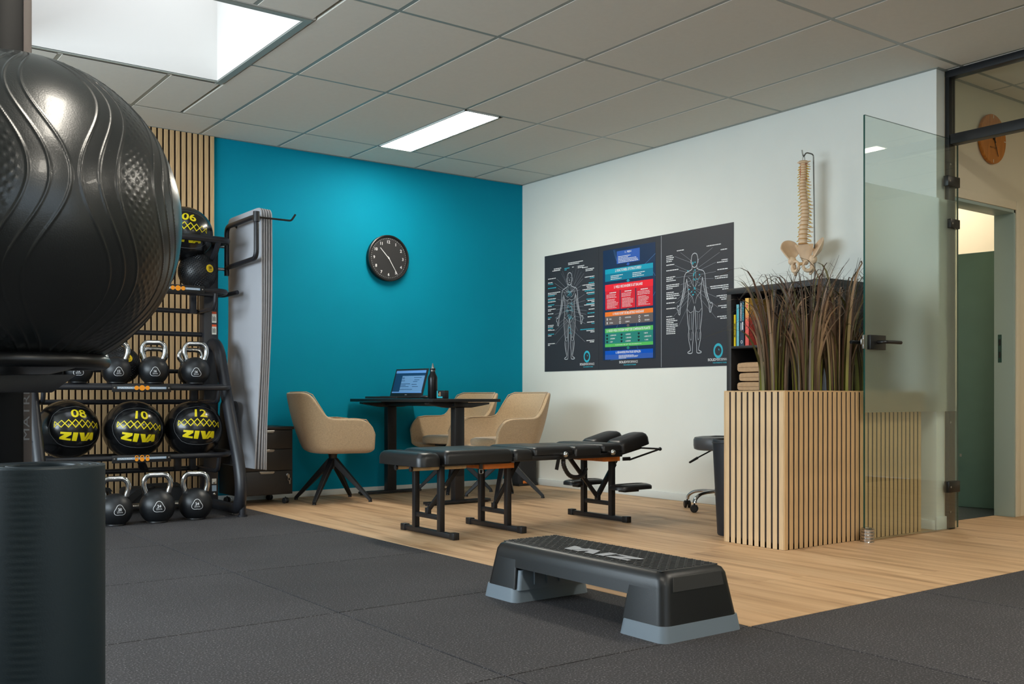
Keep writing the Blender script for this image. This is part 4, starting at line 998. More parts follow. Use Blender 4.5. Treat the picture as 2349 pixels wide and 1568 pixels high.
# folding legs
def leg_set(x, brace_to, top):
    y0, y1 = -2.52, -2.255
    lf = G().box(x - .016, x + .016, y0 - .016, y0 + .016, .030, top).build('leg', 'leg_black', tb, bevel=.002)
    G().box(x - .016, x + .016, y1 - .016, y1 + .016, .030, top).build('leg', 'leg_black', tb, bevel=.002)
    G().box(x - .012, x + .012, y0, y1, .092, .118).build('leg_stretcher', 'leg_black', tb, bevel=.002)
    ft = G().box(x - .014, x + .014, -2.63, -2.145, .004, .032).build('foot_bar', 'leg_black', tb, bevel=.002)
    for y in (-2.655, -2.135): G().box(x - .019, x + .019, y - .022, y + .022, 0, .038).build('end_cap', 'black_plastic', ft, bevel=.003)
    ym = (y0 + y1) / 2
    br = G().bar((x + .0, ym, .135), (brace_to, ym, top - .01), .014, .026).build('fold_brace', 'leg_black', tb, bevel=.002)
    mx = (x + brace_to) / 2
    G().cyl((mx, ym - .010, .135 + (top - .145) * .5), (mx, ym + .010, .135 + (top - .145) * .5), .007, n=10).build('pivot', 'steel', br)
    G().box(x - .012, x + .012, ym - .016, ym + .016, .112, .150).build('brace_clevis', 'leg_black', br, bevel=.002)
leg_set(-2.462, -2.24, .395); leg_set(-2.008, -1.83, .402); leg_set(-1.205, -1.44, .405)
G().bar((-1.205, -2.385, .14), (-1.06, -2.385, .34), .026, .026).build('gas_spring', 'leg_black', tb, bevel=.003)
G().bar((-1.11, -2.385, .27), (-1.02, -2.385, .39), .014, .014).build('spring_rod', 'steel', tb)
# knobs, strap, pull handle, bag hose
for x in (-1.705, -1.335):
    k = G().cyl((x, TY0 + .01, .436), (x, TY0 - .030, .436), .006).build('lock_lever', 'steel', tb)
    G().ball((x, TY0 - .040, .434), .017, 18, 10).build('lock_knob', 'chrome', k)
    G().bar((x + .01, TY0 - .012, .436), (x + .075, TY0 - .012, .440), .008, .014).build('lock_tab', 'black_satin', k)
G().bar((-1.728, TY0 - .004, .408), (-1.745, TY0 - .006, .345), .022, .006, up=(0, 1, 0)).build('strap', 'black_plastic', tb)
hs = smoothpath([(-1.66, -2.60, .405), (-1.655, -2.60, .36), (-1.60, -2.58, .305), (-1.52, -2.55, .285), (-1.44, -2.52, .295), (-1.40, -2.50, .33)], 8)
G().tube(hs, [.012 + (.0022 if i % 2 else 0) for i in range(len(hs))], 10).build('carry_handle', 'black_plastic', tb)
G().bar((-2.26, TY0 + .02, .40), (-2.26, TY0 + .02, .362), .020, .006, up=(0, 1, 0)).build('strap', 'black_plastic', tb)
G().tube(fillet([(-2.272, TY0 + .018, .368), (-2.248, TY0 + .018, .368), (-2.248, TY0 + .018, .345), (-2.272, TY0 + .018, .345), (-2.272, TY0 + .018, .367)], .005), .0022, 6).build('buckle', 'steel', tb)
# head piece: two tilted cushions on a wire frame
for y0, y1 in ((-2.60, -2.44), (-2.36, -2.20)):
    M = Matrix.Translation((-1.19, 0, .420)) @ Matrix.Rotation(-.24, 4, 'Y') @ Matrix.Translation((0, 0, 0))
    g = pad('head_cushion', .0, .255, -.005, .075, y0, y1, r=.035, M=M)
G().bar((-1.18, -2.52, .40), (-.96, -2.52, .445), .02, .012).build('head_frame', 'black_plastic', tb); G().bar((-1.18, -2.28, .40), (-.96, -2.28, .445), .02, .012).build('head_frame', 'black_plastic', tb)
G().tube(fillet([(-1.13, -2.60, .378), (-.865, -2.60, .437), (-.865, -2.20, .437), (-1.13, -2.20, .378)], .02), .006, 8).build('head_bail', 'black_satin', tb)
for y in (-2.60, -2.20): G().ball((-.865, y, .437), .012, 12, 8).build('bail_knob', 'black_plastic', tb)
G().obox((-1.155, -2.60, .385), (.06, .012, .022)).build('bail_bracket', 'black_plastic', tb, bevel=.002)
# arm rests
for y0, y1 in ((-2.70, -2.55), (-2.26, -2.11)):
    pad('arm_rest', -1.29, -1.00, .200, .232, y0, y1, r=.06)
    G().box(-1.22, -1.10, (y0 + y1) / 2 - .03, (y0 + y1) / 2 + .03, .184, .200).build('arm_rest_plate', 'black_plastic', tb, bevel=.003)
    ya = -2.52 if y0 < -2.4 else -2.255
    G().bar((-1.205, ya, .195), (-1.16, (y0 + y1) / 2, .195), .02, .014).build('arm_rest_bracket', 'leg_black', tb)

# ================================================================ STEP PLATFORM
sp = thing('aerobic_step', 'black aerobic step platform with grey risers on the rubber floor', 'step platform', (-3.006, -4.462, 0))
ex0, ex1, ey0, ey1 = -3.192, -2.820, -4.955, -3.972     # foot outline
def ring(ix, iy, z, r, n=5, e=(ex0, ex1, ey0, ey1)):
    x0, x1, y0, y1 = e[0] + ix, e[1] - ix, e[2] + iy, e[3] - iy; P = []
    for cx, cy, a0 in ((x1 - r, y1 - r, 0), (x0 + r, y1 - r, PI / 2), (x0 + r, y0 + r, PI), (x1 - r, y0 + r, 1.5 * PI)):
        P += [(cx + r * math.cos(a0 + PI / 2 * k / n), cy + r * math.sin(a0 + PI / 2 * k / n), z) for k in range(n + 1)]
    return P
def loft(g, rings, cap0=True, cap1=True):
    n = len(rings[0]); vs = [p for r in rings for p in r]
    fs = [(i * n + k, i * n + (k + 1) % n, (i + 1) * n + (k + 1) % n, (i + 1) * n + k) for i in range(len(rings) - 1) for k in range(n)]
    if cap0: fs.append(tuple(range(n))[::-1])
    if cap1: fs.append(tuple(range((len(rings) - 1) * n, len(rings) * n)))
    g.add(vs, fs); return g
ZT = .212
# top deck: a full length tray with turned-down edges, then two end legs
def ring_c(z, e, ro, ri, inner, n=5):
    x0, x1, y0, y1 = e; P = []
    hi = ri if inner == 'hi' else ro; lo = ro if inner == 'hi' else ri
    for cx, cy, a0, r in ((x1 - hi, y1 - hi, 0, hi), (x0 + hi, y1 - hi, PI / 2, hi), (x0 + lo, y0 + lo, PI, lo), (x1 - lo, y0 + lo, 1.5 * PI, lo)):
        P += [(cx + r * math.cos(a0 + PI / 2 * k / n), cy + r * math.sin(a0 + PI / 2 * k / n), z) for k in range(n + 1)]
    return P
def deck_leg(y0, y1, inner):
    # tapered end block from the riser top up to the deck
    g = G(); rs = []
    for z, q in ((.048, .0), (.165, 1.0)):
        ix = .010 + .018 * q; oy = .010 + .020 * q; iy = .004 + .012 * q
        a, b = (y0 + (oy if inner == 'hi' else iy), y1 - (iy if inner == 'hi' else oy))
        rs.append(ring_c(z, (ex0 + ix, ex1 - ix, a, b), .034, .006, inner))
    return loft(g, rs)
deck = G(); loft(deck, [ring(.0225, .024, .128, .034), ring(.0278, .0298, .164, .034), ring(.031, .034, .186, .034), ring(.038, .043, .203, .036), ring(.054, .060, ZT, .036)])
dk = deck.build('deck', 'step_black', sp, smooth=50)
o = deck_leg(ey0, ey0 + .205, 'hi').build('deck_leg', 'step_black', sp, smooth=50)
o = deck_leg(ey1 - .200, ey1, 'lo').build('deck_leg', 'step_black', sp, smooth=50)
for a, b in ((ey0 + .062, ey0 + .0), ): pass
# grip pad with raised herringbone bars
G().box(ex0 + .056, ex1 - .056, ey0 + .064, ey1 - .064, ZT - .002, ZT + .0015).build('grip_pad', 'step_pad', sp, bevel=.001, seg=1)
g = G(); nx, ny = 12, 46; px, py = (ex1 - ex0 - .125) / nx, (ey1 - ey0 - .14) / ny
for i in range(nx):
    for j in range(ny):
        x = ex0 + .0625 + (i + .5) * px; y = ey0 + .07 + (j + .5) * py
        M = Matrix.Rotation(.75 if (i + j) % 2 else -.75, 3, 'Z'); g.obox((x, y, ZT + .0025), (.017, .006, .004), M)
o = g.build('grip_bars', 'step_pad', sp, smooth=0); o['kind'] = 'stuff'
fn = lambda a, b: (-3.062 + b, -4.515 - a * 1.0, ZT + .0058)
g = G(); ziva(g, -.37, .070, lambda a, b: fn(a, -b) , slant=.0); 
for k in range(len(g.v)): pass
flat(g, 'lettering', 'grey_print', sp)
# end panel inlay and grey risers
G().prism([(ex0 + .075, .196), (ex1 - .075, .196), (ex1 - .068, .150), (ex0 + .068, .150)], 0, 1, lambda a, b, c: (a, ey0 + .0265 + (b - .15) * .17 - .0015 + c * .004, b)).build('end_panel', 'step_pad', sp, bevel=.001, seg=1)
def riser(y0, y1, hi):
    g = G(); e0 = (ex0, ex1, y0, y1)
    loft(g, [ring(0, 0, 0, .030, e=e0), ring(.008, .008, .050, .028, e=e0)])
    r = g.build('riser', 'step_grey', sp, smooth=40)
    return r
r1 = riser(ey0, ey0 + .215, True); r2 = riser(ey1 - .210, ey1, False)
# inner upstand of the far riser with vertical ribs
def upstand(y0, y1, yin):
    g = G(); loft(g, [ring(0, 0, .045, .012, e=(ex0 + .020, ex1 - .020, y0, y1)), ring(0, 0, .118, .012, e=(ex0 + .032, ex1 - .032, y0 + .004, y1 - .004))]); return g
us = upstand(ey1 - .212, ey1 - .15, 0).build('riser_upstand', 'step_grey', sp, smooth=40)
for x in (-3.10, -3.04, -2.98, -2.92): G().box(x - .003, x + .003, ey1 - .217, ey1 - .208, .062, .116).build('riser_rib', 'step_grey', us)
upstand(ey0 + .15, ey0 + .212, 0).build('riser_upstand', 'step_grey', sp, smooth=40)
G().box(ex0 + .10, ex1 - .10, ey0 + .25, ey1 - .25, .112, .132).build('under_rib', 'step_black', sp, bevel=.004)

# ================================================================ FOREGROUND: GYM BALL ON A POST RACK, ROLLED MAT
br_ = thing('ball_rack', 'black post rack with a round steel ring holding the big gym ball', 'rack', (-4.959, -4.490, 0))
G().box(-4.998, -4.920, -4.525, -4.455, .012, 2.25).build('post', 'post_black', br_, bevel=.006)
sd = G().box(-4.9245, -4.8985, -4.503, -4.478, .012, 2.25).build('side_plate', 'taupe_panel', br_, bevel=.002)
g = G(); word(g, 'MATRIX', .150, lambda a, b: (-4.9115 - b, -4.5036, .737 + a), height=.0145, bold=False); flat(g, 'lettering', 'grey_print', sd)
G().box(-5.16, -4.76, -4.72, -4.30, 0, .012).build('base_plate', 'black_powder', br_, bevel=.004)
bc = Vector((-5.015, -4.938, 1.130))
G().tube([(bc.x + .168 * math.cos(a), bc.y + .168 * math.sin(a), .838) for a in np.linspace(0, 2 * PI, 49)[:-1]], .0145, 14, closed=True).build('ring', 'black_satin', br_)
for s in (-1, 1): G().bar((bc.x + s * .10, bc.y + .10, .812), (-4.959 + s * .02, -4.53, .80), .03, .022).build('ring_arm', 'black_powder', br_, bevel=.003)
G().prism([(-.19, 0), (.05, 0), (.10, .035), (-.19, .035)], -.008, .008, lambda a, b, c: (bc.x + a * .8, bc.y - .12 - a * .5 + c, .775 + b)).build('gusset', 'black_powder', br_, bevel=.002)
# ball: a dense sphere with wavy ridges and dimple fields
def gym_ball():
    R = .3235; nu, nv = 840, 420
    lon = np.linspace(0, 2 * PI, nu, endpoint=False); lat = np.linspace(-PI / 2 + .004, PI / 2 - .004, nv)
    LO, LA = np.meshgrid(lon, lat); h = np.zeros_like(LO)
    base = math.radians(260.0)
    amp = math.radians(7.2); ph = 2 * PI * (np.degrees(LA) - 6.5) / 73.0
    fade = np.clip((1.25 - np.abs(LA)) / .25, 0, 1)
    for k in range(12):
        sgn = 1 if (k % 4) in (0, 3) else -1
        mean = base + math.radians(3.0 + 30 * k) 
        cen = mean + sgn * amp * np.cos(ph) * np.clip(fade + .35, 0, 1)
        for j in (-1, 0, 1):
            d = (LO - cen - math.radians(6.4 * j) + PI) % (2 * PI) - PI
            arc = d * np.cos(LA) * R
            h += .0020 * np.exp(-(arc / .0018) ** 2) * fade
        # dimple field between groups that wave in step
        if (k % 4) in (1, 3):
            c2 = mean + math.radians(15) + sgn * amp * np.cos(ph)
            d = ((LO - c2 + PI) % (2 * PI) - PI) * np.cos(LA) * R
            m = np.clip((.036 - np.abs(d)) / .006, 0, 1) * fade
            u_ = d / .0105; v_ = LA * R / .0105
            h += m * .0008 * np.clip(np.cos(2 * PI * u_ * .5 + PI * np.floor(v_)) * np.sin(PI * (v_ % 1)), 0, 1)
    r = R + h; X = bc.x + r * np.cos(LA) * np.cos(LO); Y = bc.y + r * np.cos(LA) * np.sin(LO); Z = bc.z + r * np.sin(LA)
    t = thing('gym_ball', 'large black ribbed gym ball in the left foreground', 'exercise ball', (bc.x, bc.y, bc.z - R))
    V = np.stack([X - bc.x, Y - bc.y, Z - (bc.z - R)], -1).reshape(-1, 3)
    i, j = np.meshgrid(np.arange(nv - 1), np.arange(nu), indexing='ij'); j2 = (j + 1) % nu
    F = np.stack([i * nu + j, i * nu + j2, (i + 1) * nu + j2, (i + 1) * nu + j], -1).reshape(-1, 4)
    me = bpy.data.meshes.new('ball'); me.vertices.add(len(V)); me.vertices.foreach_set('co', V.ravel())
    me.loops.add(F.size); me.loops.foreach_set('vertex_index', F.ravel().astype(np.int32))
    me.polygons.add(len(F)); me.polygons.foreach_set('loop_start', np.arange(0, F.size, 4, dtype=np.int32))
    me.update(calc_edges=True); me.polygons.foreach_set('use_smooth', [True] * len(F)); me.materials.append(MATS['gym_ball'])
    o = bpy.data.objects.new('ball', me); COL.objects.link(o); o.parent = t
    G().ball((bc.x, bc.y, bc.z + R - .001), .012, 16, 8, sc=(1, 1, .3)).build('valve_plug', 'black_plastic', t)
gym_ball()
rm = thing('rolled_mat', 'dark teal rolled exercise mat standing on end below the gym ball', 'exercise mat', (-4.987, -5.054, 0))
turns = 4.2; th_ = .0135; pts = []; N = 240
for k in range(N + 1):
    a = 2 * PI * turns * k / N; r = .062 + th_ * 1.12 * a / (2 * PI); pts.append((r * math.cos(a + 2.2), r * math.sin(a + 2.2), r, a + 2.2))
g = G(); zs = [0, .004] + [.01 + .003 * k for k in range(207)] + [.631, .634]
sc_ = .1245 / pts[-1][2]
outer = []; 
for z in zs:
    row = []
    for x, y, r, a in pts:
        q = 1.0
        if r > pts[-1][2] - th_ * 1.2:
            da = (a - (math.radians(258.7) - math.radians(16)) + PI) % (2 * PI) - PI
            q = 1 + .006 * math.exp(-(da / .17) ** 2) * (.5 + .5 * math.sin(2 * PI * z / .0125 + 1.5 * math.sin(z * 31)))
        row.append((-4.987 + x * sc_ * q, -5.054 + y * sc_ * q, z))
    outer.append(row)
g.grid(outer); o = g.build('roll', 'roll_foam', rm, smooth=60)
so = o.modifiers.new('thick', 'SOLIDIFY'); so.thickness = .0105; so.offset = -1.0
# ================================================================ POSTERS ON THE WHITE WALL
PZ0, PZ1, PWD = .988, 1.990, .7105
def poster(k, label):
    yl = -.325 - k * PWD
    t = thing('poster', label, 'poster', (0, yl - PWD / 2, PZ0))
    G().box(-.0035, -.0005, yl - PWD + .0015, yl - .0008, PZ0, PZ1).build('board', 'poster_black', t, smooth=0)
    def fn(u, v, e=0): return (-.0041 - e, yl - u * PWD, PZ0 + v * (PZ1 - PZ0))
    return t, fn
CAP = random.Random(9)
def bars(g, u, v, lens, align, fn, mi=0, h=.0066, gap=.0125):
    for i, L in enumerate(lens):
        a = u if align > 0 else u - L; x = a
        while x < a + L - .002:                      # broken into word-like dashes
            d = min(a + L - x, .012 + .026 * CAP.random()); rect(g, x, x + d, v - i * gap - h, v - i * gap, fn, mi); x += d + .004
def logo(t, fn, u, v, s=1.0, ring=True):
    if ring:
        g = G(); pts = [(u + .046 * s * math.cos(a), v + .038 * s * math.sin(a)) for a in np.linspace(0, 2 * PI, 33)]
        strip(g, pts, .016 * s, fn); strip(g, [(u + .004, v + .014), (u + .014, v + .002)], .008, fn); flat(g, 'logo_ring', 'teal_print', t)
    g = G(); word(g, 'SOLID', .095 * s, fn, height=.019, cx=u - .072 * s, cy=v - .062, bold=True); word(g, 'PERFORMANCE', .145 * s, fn, height=.019, cx=u + .052 * s, cy=v - .062, bold=False)
    flat(g, 'logo_name', 'white_print', t)
    g = G(); word(g, 'TAKE OWNERSHIP OF YOURSELF', .165 * s, fn, height=.009, cx=u + .02 * s, cy=v - .085, bold=True); flat(g, 'logo_tagline', 'teal_print', t)
def body_lines(g, fn, u0, back):
    S_ = lambda P: [(u0 + a, b) for a, b in P]; Mi = lambda P: [(u0 - a, b) for a, b in P]
    def both(P, w=.0040, n=5):
        P = [tuple(p)[:2] for p in smoothpath([(a, b, 0) for a, b in P], n)]
        for Q in (S_(P), Mi(P)): strip(g, Q, w, fn)
    W = .0056
    both([(0, .826), (.028, .818), (.042, .795), (.044, .768), (.036, .742), (.014, .724), (0, .722)], W)                 # head
    both([(.045, .775), (.052, .778), (.050, .757), (.044, .752)], .0036)
    both([(.034, .742), (.033, .718), (.045, .708), (.085, .698), (.118, .690), (.140, .668), (.147, .635), (.152, .600), (.158, .565), (.172, .525), (.188, .490), (.205, .462), (.224, .448)], W)
    both([(.224, .448), (.236, .455), (.246, .432), (.232, .418), (.224, .395), (.212, .386), (.202, .398), (.200, .425), (.194, .452), (.172, .480), (.150, .515), (.132, .560), (.118, .610), (.108, .645)], W)   # arm
    both([(.108, .645), (.098, .600), (.088, .560), (.085, .525), (.090, .490), (.098, .455), (.104, .415), (.100, .370), (.092, .320), (.082, .285), (.080, .262), (.086, .235), (.080, .195), (.064, .155), (.056, .128), (.062, .118), (.092, .108), (.086, .100), (.050, .098), (.030, .104)], W)
    both([(.0, .442), (.010, .405), (.016, .350), (.020, .300), (.022, .262), (.016, .235), (.020, .195), (.028, .160), (.030, .104)], W)
    # muscle lines
    if back:
        for P in ([(.0, .70), (.0, .50)], [(.09, .655), (.06, .64), (.03, .60), (0, .575)], [(.115, .64), (.09, .60), (.05, .585)], [(.012, .70), (.020, .62), (.0, .565)], [(.085, .545), (.06, .525), (.03, .505), (.010, .46)],
                  [(.02, .405), (.06, .395), (.095, .42)], [(.04, .39), (.045, .33), (.04, .27)], [(.07, .385), (.075, .32), (.066, .27)], [(.035, .255), (.040, .21), (.05, .195), (.066, .21), (.07, .25)], [(.13, .62), (.145, .56), (.17, .50)], [(.15, .58), (.165, .53), (.19, .475)], [(.205, .44), (.215, .40)], [(.22, .44), (.228, .41)]): both(P, .0026, 4)
    else:
        for P in ([(.0, .66), (.0, .45)], [(0, .605), (.04, .595), (.085, .605), (.105, .635)], [(0, .665), (.05, .668), (.10, .69)], [(.035, .60), (.04, .54), (.035, .47), (0, .43)], [(.075, .585), (.06, .55), (.055, .50), (.075, .465)], [(.0, .57), (.04, .565)], [(0, .54), (.038, .535)], [(0, .51), (.036, .505)],
                  [(.095, .455), (.05, .43), (.015, .405)], [(.045, .42), (.05, .35), (.04, .28)], [(.07, .43), (.078, .35), (.066, .28)], [(.025, .39), (.035, .33), (.028, .275)], [(.03, .268), (.05, .285), (.072, .268), (.05, .25), (.03, .268)], [(.045, .245), (.05, .18), (.04, .13)], [(.068, .24), (.070, .19), (.056, .14)],
                  [(.13, .63), (.14, .57), (.165, .51)], [(.145, .60), (.16, .54), (.185, .48)], [(.205, .44), (.215, .40)], [(.016, .785), (.03, .783)], [(.016, .745), (0, .742)], [(.006, .775), (.008, .76), (0, .757)], [(.02, .72), (.03, .68), (.01, .66)], [(.06, .69), (.03, .66)], [(.10, .67), (.06, .63), (.02, .62)]): both(P, .0026, 4)
# --- left poster: front figure
t, fn = poster(0, 'dark anatomy poster with a front body outline, nearest the teal wall')
U = lambda x: (x - 50) / 650.0; V = lambda x, y: ((1510 - (x - 50) * .012) - y) / ((1510 - (x - 50) * .012) - (148 - (x - 50) * .168))
g = G(); body_lines(g, fn, .478, False); flat(g, 'body_outline', 'poster_line', t)
LL = [(205, 415, [.15]), (178, 465, [.09, .10]), (220, 525, [.155]), (265, 578, [.24, .17, .13]), (213, 655, [.155, .14, .15]), (182, 730, [.12, .07]), (200, 780, [.15, .06]), (180, 835, [.11]), (183, 878, [.07, .04]), (195, 972, [.11, .10, .10, .06]), (183, 1030, [.13]), (178, 1078, [.115, .07]), (190, 1190, [.135, .04])]
RL = [(520, 415, [.17, .08]), (508, 490, [.10, .21, .14, .05]), (480, 548, [.13, .21, .17]), (537, 602, [.14, .12]), (542, 675, [.14, .12, .05, .14]), (526, 743, [.18, .06]), (562, 795, [.10]), (557, 840, [.12]), (540, 885, [.12]), (547, 948, [.13, .05]), (460, 1035, [.25, .14, .07]), (545, 1165, [.14, .08])]
TL_ = [(275, 325, 168, [.14, .12]), (262, 350, 150, [.15]), (342, 330, 300, [.09, .04]), (398, 320, 392, [.03]), (447, 258, 345, [.27, .20]), (470, 310, 458, [.12, .10]), (502, 332, 510, [.10]), (532, 352, 550, [.15, .13])]
gl = G(); gt = G(); gw = G(); tg = [(355, 560), (365, 590), (350, 600), (372, 575), (388, 700), (350, 730), (372, 742), (390, 775), (330, 785), (355, 840), (362, 870), (385, 865), (360, 990), (372, 1045)]
for k, (x, y, ls) in enumerate(LL):
    q = tg[min(k, 13)]; strip(gl, [(U(x), V(x, y)), (U(q[0]), V(*q))], .0017, fn)
    for i, L in enumerate(ls): bars(gt if (i + k) % 3 == 2 else gw, .068, V(x, y) + .012 - i * .0125, [L], 1, fn)
for k, (x, y, ls) in enumerate(RL):
    q = tg[min(k + 1, 13)]; strip(gl, [(U(x), V(x, y)), (U(q[0]), V(*q))], .0017, fn)
    for i, L in enumerate(ls): bars(gt if (i + k) % 3 == 1 else gw, .925, V(x, y) + .012 - i * .0125, [L], -1, fn)
for k, (x, y, x0, ls) in enumerate(TL_):
    strip(gl, [(U(x), V(x, y)), (U(340 + k * 12), V(360, 500 + (k % 3) * 20))], .0017, fn); bars(gt if k == 2 else gw, U(x0), V(x, y) + .034, ls, 1, fn)
gd = G()
for q in tg: 
    for d in ((0, 0), (12, 20), (-10, 12)): rect(gd, U(q[0] + d[0]) - .005, U(q[0] + d[0]) + .005, V(q[0], q[1] + d[1]) - .0035, V(q[0], q[1] + d[1]) + .0035, lambda a, b: fn(a, b, .0004))
flat(gl, 'callout_lines', 'poster_callout', t); flat(gw, 'caption_lines', 'white_print', t); flat(gt, 'caption_lines', 'teal_print', t); flat(gd, 'trigger_points', 'teal_print', t)
logo(t, fn, U(565), V(565, 1340), 1.05)
# --- middle poster: colour chart
t, fn = poster(1, 'poster with a colourful flow chart between the two body outlines')
def f2(u, v, e=0.0005): return fn(u, v, e)
def f3(u, v): return fn(u, v, .0010)
def f4(u, v): return fn(u, v, .0015)
def block(name, mat, u0, u1, v0, v1, f=f3): g = G(); rect(g, u0, u1, v0, v1, f); return flat(g, name, mat, t)
block('chart_background', 'poster_navy', .075, .915, .075, .958, f2)
gl = G()
for P in ([(.16, .075), (.20, .14), (.19, .2), (.25, .26), (.40, .28)], [(.66, .12), (.62, .2), (.64, .26), (.62, .34), (.65, .44)], [(.915, .58), (.84, .52), (.74, .49), (.62, .49), (.64, .36)], [(.915, .87), (.80, .82), (.72, .79), (.68, .70), (.64, .72)], [(.915, .70), (.86, .75), (.80, .80)], [(.20, .075), (.60, .085)], [(.30, .33), (.36, .40), (.44, .42), (.50, .36)], [(.27, .95), (.31, .85)], [(.25, .95), (.30, .86)], [(.74, .235), (.85, .25)]): strip(gl, P, .004, lambda a, b: fn(a, b, .0007))
flat(gl, 'faint_skeleton', 'poster_faint', t)
block('pain_box', 'poster_blue', .305, .675, .835, .935)
block('function_header', 'poster_cyan', .11, .88, .765, .803); block('function_body', 'poster_cyan_deep', .11, .88, .705, .765)
block('mechanism_header', 'poster_red_bright', .11, .88, .628, .680)
for a, b in ((.115, .355), (.368, .605), (.620, .878)): block('mechanism_column', 'poster_red', a, b, .478, .628)
block('load_header', 'poster_orange', .11, .88, .425, .460); block('load_body', 'poster_brown', .11, .88, .355, .425)
block('system_header', 'poster_green', .11, .88, .293, .328); block('system_body', 'poster_green_deep', .11, .88, .205, .293); block('system_footer', 'poster_green', .11, .88, .180, .205)
block('strategy_header', 'poster_blue_strong', .11, .88, .118, .150); block('strategy_body', 'poster_blue', .11, .88, .080, .118)
block('strategy_box', 'poster_blue', .30, .68, .082, .115, f4)
for v, mt in ((.828, 'poster_blue'), (.698, 'poster_cyan'), (.470, 'poster_brown'), (.348, 'poster_brown'), (.172, 'poster_green_deep')):
    g = G(); g.add([f3(.475, v + .012), f3(.505, v + .012), f3(.505, v - .004), f3(.525, v - .004), f3(.49, v - .018), f3(.455, v - .004), f3(.475, v - .004)], [(0, 1, 2, 3, 4, 5, 6)]); flat(g, 'chart_arrow', mt, t)
g = G()
word(g, '1. PIJN', .10, f4, height=.018, cx=.49, cy=.918); word(g, '2. FUNCTIONEEL OF STRUCTUREEL?', .42, f4, height=.021, cx=.49, cy=.784)
word(g, '3. WELK MECHANISME IS UIT BALANS?', .46, f4, height=.022, cx=.49, cy=.655); word(g, '4. WAAR KOMT DE BELASTING VANDAAN?', .50, f4, height=.020, cx=.49, cy=.442)
word(g, '5. VOOR WELK SYSTEEM VINDT DE COMPENSATIE PLAATS?', .70, f4, height=.020, cx=.49, cy=.310); word(g, '6. BEHANDELSTRATEGIE BEPALEN', .40, f4, height=.019, cx=.49, cy=.134)
word(g, 'HUISWERK BIJ HET BEHANDELPLAN', .42, f4, height=.010, cx=.49, cy=.193, bold=False)
for w_, u, v in (('FYSIEK', .20, .402), ('SOCIAAL', .215, .372), ('NUTRITIONEEL', .49, .405), ('CHEMISCH', .48, .372), ('OMGEVING', .78, .405), ('PSYCHISCH', .79, .372), ('1. ADEMHALING', .245, .272), ('2. HOUDING', .235, .246), ('3. VOET', .215, .220), ('4. BEWEGEN', .49, .272), ('5. SENSORIEK', .50, .246), ('6. ORGANEN', .49, .220), ('7. EMOTIE', .77, .272), ('8. REPRODUCTIE', .80, .246), ('9. LYMFE', .78, .220)):
    word(g, w_, None, f4, height=.0105, cx=u, cy=v)
flat(g, 'chart_lettering', 'white_print', t)
g = G()
for i, L in enumerate((.20, .16, .29, .31, .32)): bars(g, .33, .893 - i * .0115, [L], 1, f4, h=.005)
for i, L in enumerate((.20, .14, .18)): bars(g, .205, .748 - i * .013, [L], 1, f4, h=.005); bars(g, .56, .748 - i * .013, [L], 1, f4, h=.005)
rr_ = random.Random(4)
for c in (.135, .385, .640):
    bars(g, c + .05, .615, [.11], 1, f4, h=.007)
    for i in range(3): bars(g, c, .598 - i * .011, [.14 + .06 * rr_.random()], 1, f4, h=.0035)
    for i in range(8): bars(g, c + .01, .560 - i * .0095, [.12 + .07 * rr_.random()], 1, f4, h=.003)
for i, L in enumerate((.24, .31, .30, .12)): bars(g, .34, .111 - i * .0075, [L], 1, lambda a, b: fn(a, b, .002), h=.0035)
flat(g, 'chart_small_print', 'white_print', t)
g = G()
for u, v in ((.14, .402), (.14, .372)): rect(g, u, u + .014, v - .009, v + .010, f4)
for u in (.36, .67): 
    for v in (.402, .372): strip(g, [(u + .012 * math.cos(a), v + .010 * math.sin(a)) for a in np.linspace(0, 2 * PI, 9)], .004, f4)
flat(g, 'chart_icons', 'white_print', t)
g = G()
for u in (.145, .385, .66):
    for v in (.272, .246, .220): g.add([f4(u + .016 * math.cos(a) * (1 + .4 * math.sin(3 * a)), v + .009 * math.sin(a)) for a in np.linspace(0, 2 * PI, 10)[:-1]], [tuple(range(9))])
flat(g, 'chart_icons', 'black_print', t)
logo(t, fn, .49, .118, 1.22, ring=False)
# --- right poster: back figure
t, fn = poster(2, 'dark anatomy poster with a back body outline, beside the bookcase')
U = lambda x: (x - 33) / 747.0; V = lambda x, y: ((1522 - (x - 33) * .024) - y) / ((1522 - (x - 33) * .024) - (183 - (x - 33) * .188))
g = G(); body_lines(g, fn, .480, True); flat(g, 'body_outline', 'poster_line', t)
g = G(); rect(g, .0, .004, .005, .995, fn); flat(g, 'edge_line', 'poster_line', t)
LL = [(182, 395, [.09, .11, .10, .08], (365, 460)), (185, 485, [.115], (325, 540)), (230, 535, [.175], (385, 572)), (193, 610, [.13, .10, .135], (385, 585)), (243, 683, [.19, .18, .09], (385, 625)), (243, 760, [.11, .18, .19, .11], (390, 630)), (212, 827, [.15], (335, 728)), (192, 872, [.125], (362, 750)), (200, 928, [.135], (390, 720)), (160, 1013, [.085], (375, 780)), (222, 1103, [.12, .16, .11, .165, .165, .13, .13, .13, .13], (380, 780))]
RL = [(607, 452, [.08, .14], (395, 555), 723), (607, 545, [.135], (440, 578), 723), (585, 615, [.17, .165], (418, 622), 723), (537, 717, [.24, .23, .08], (395, 635), 730), (620, 810, [.16, .12, .10], (393, 712), 735), (628, 912, [.14, .10], (395, 722), 735), (612, 1022, [.16, .12], (395, 752), 740)]
gl = G(); gw = G(); gd = G()
for x, y, ls, q in LL:
    strip(gl, [(U(x), V(x, y)), (U(q[0]), V(*q))], .0017, fn)
    v0 = V(x, y) + .012 + (.05 if len(ls) > 5 else 0)
    bars(gw, .078, v0, ls, 1, fn, gap=.0135)
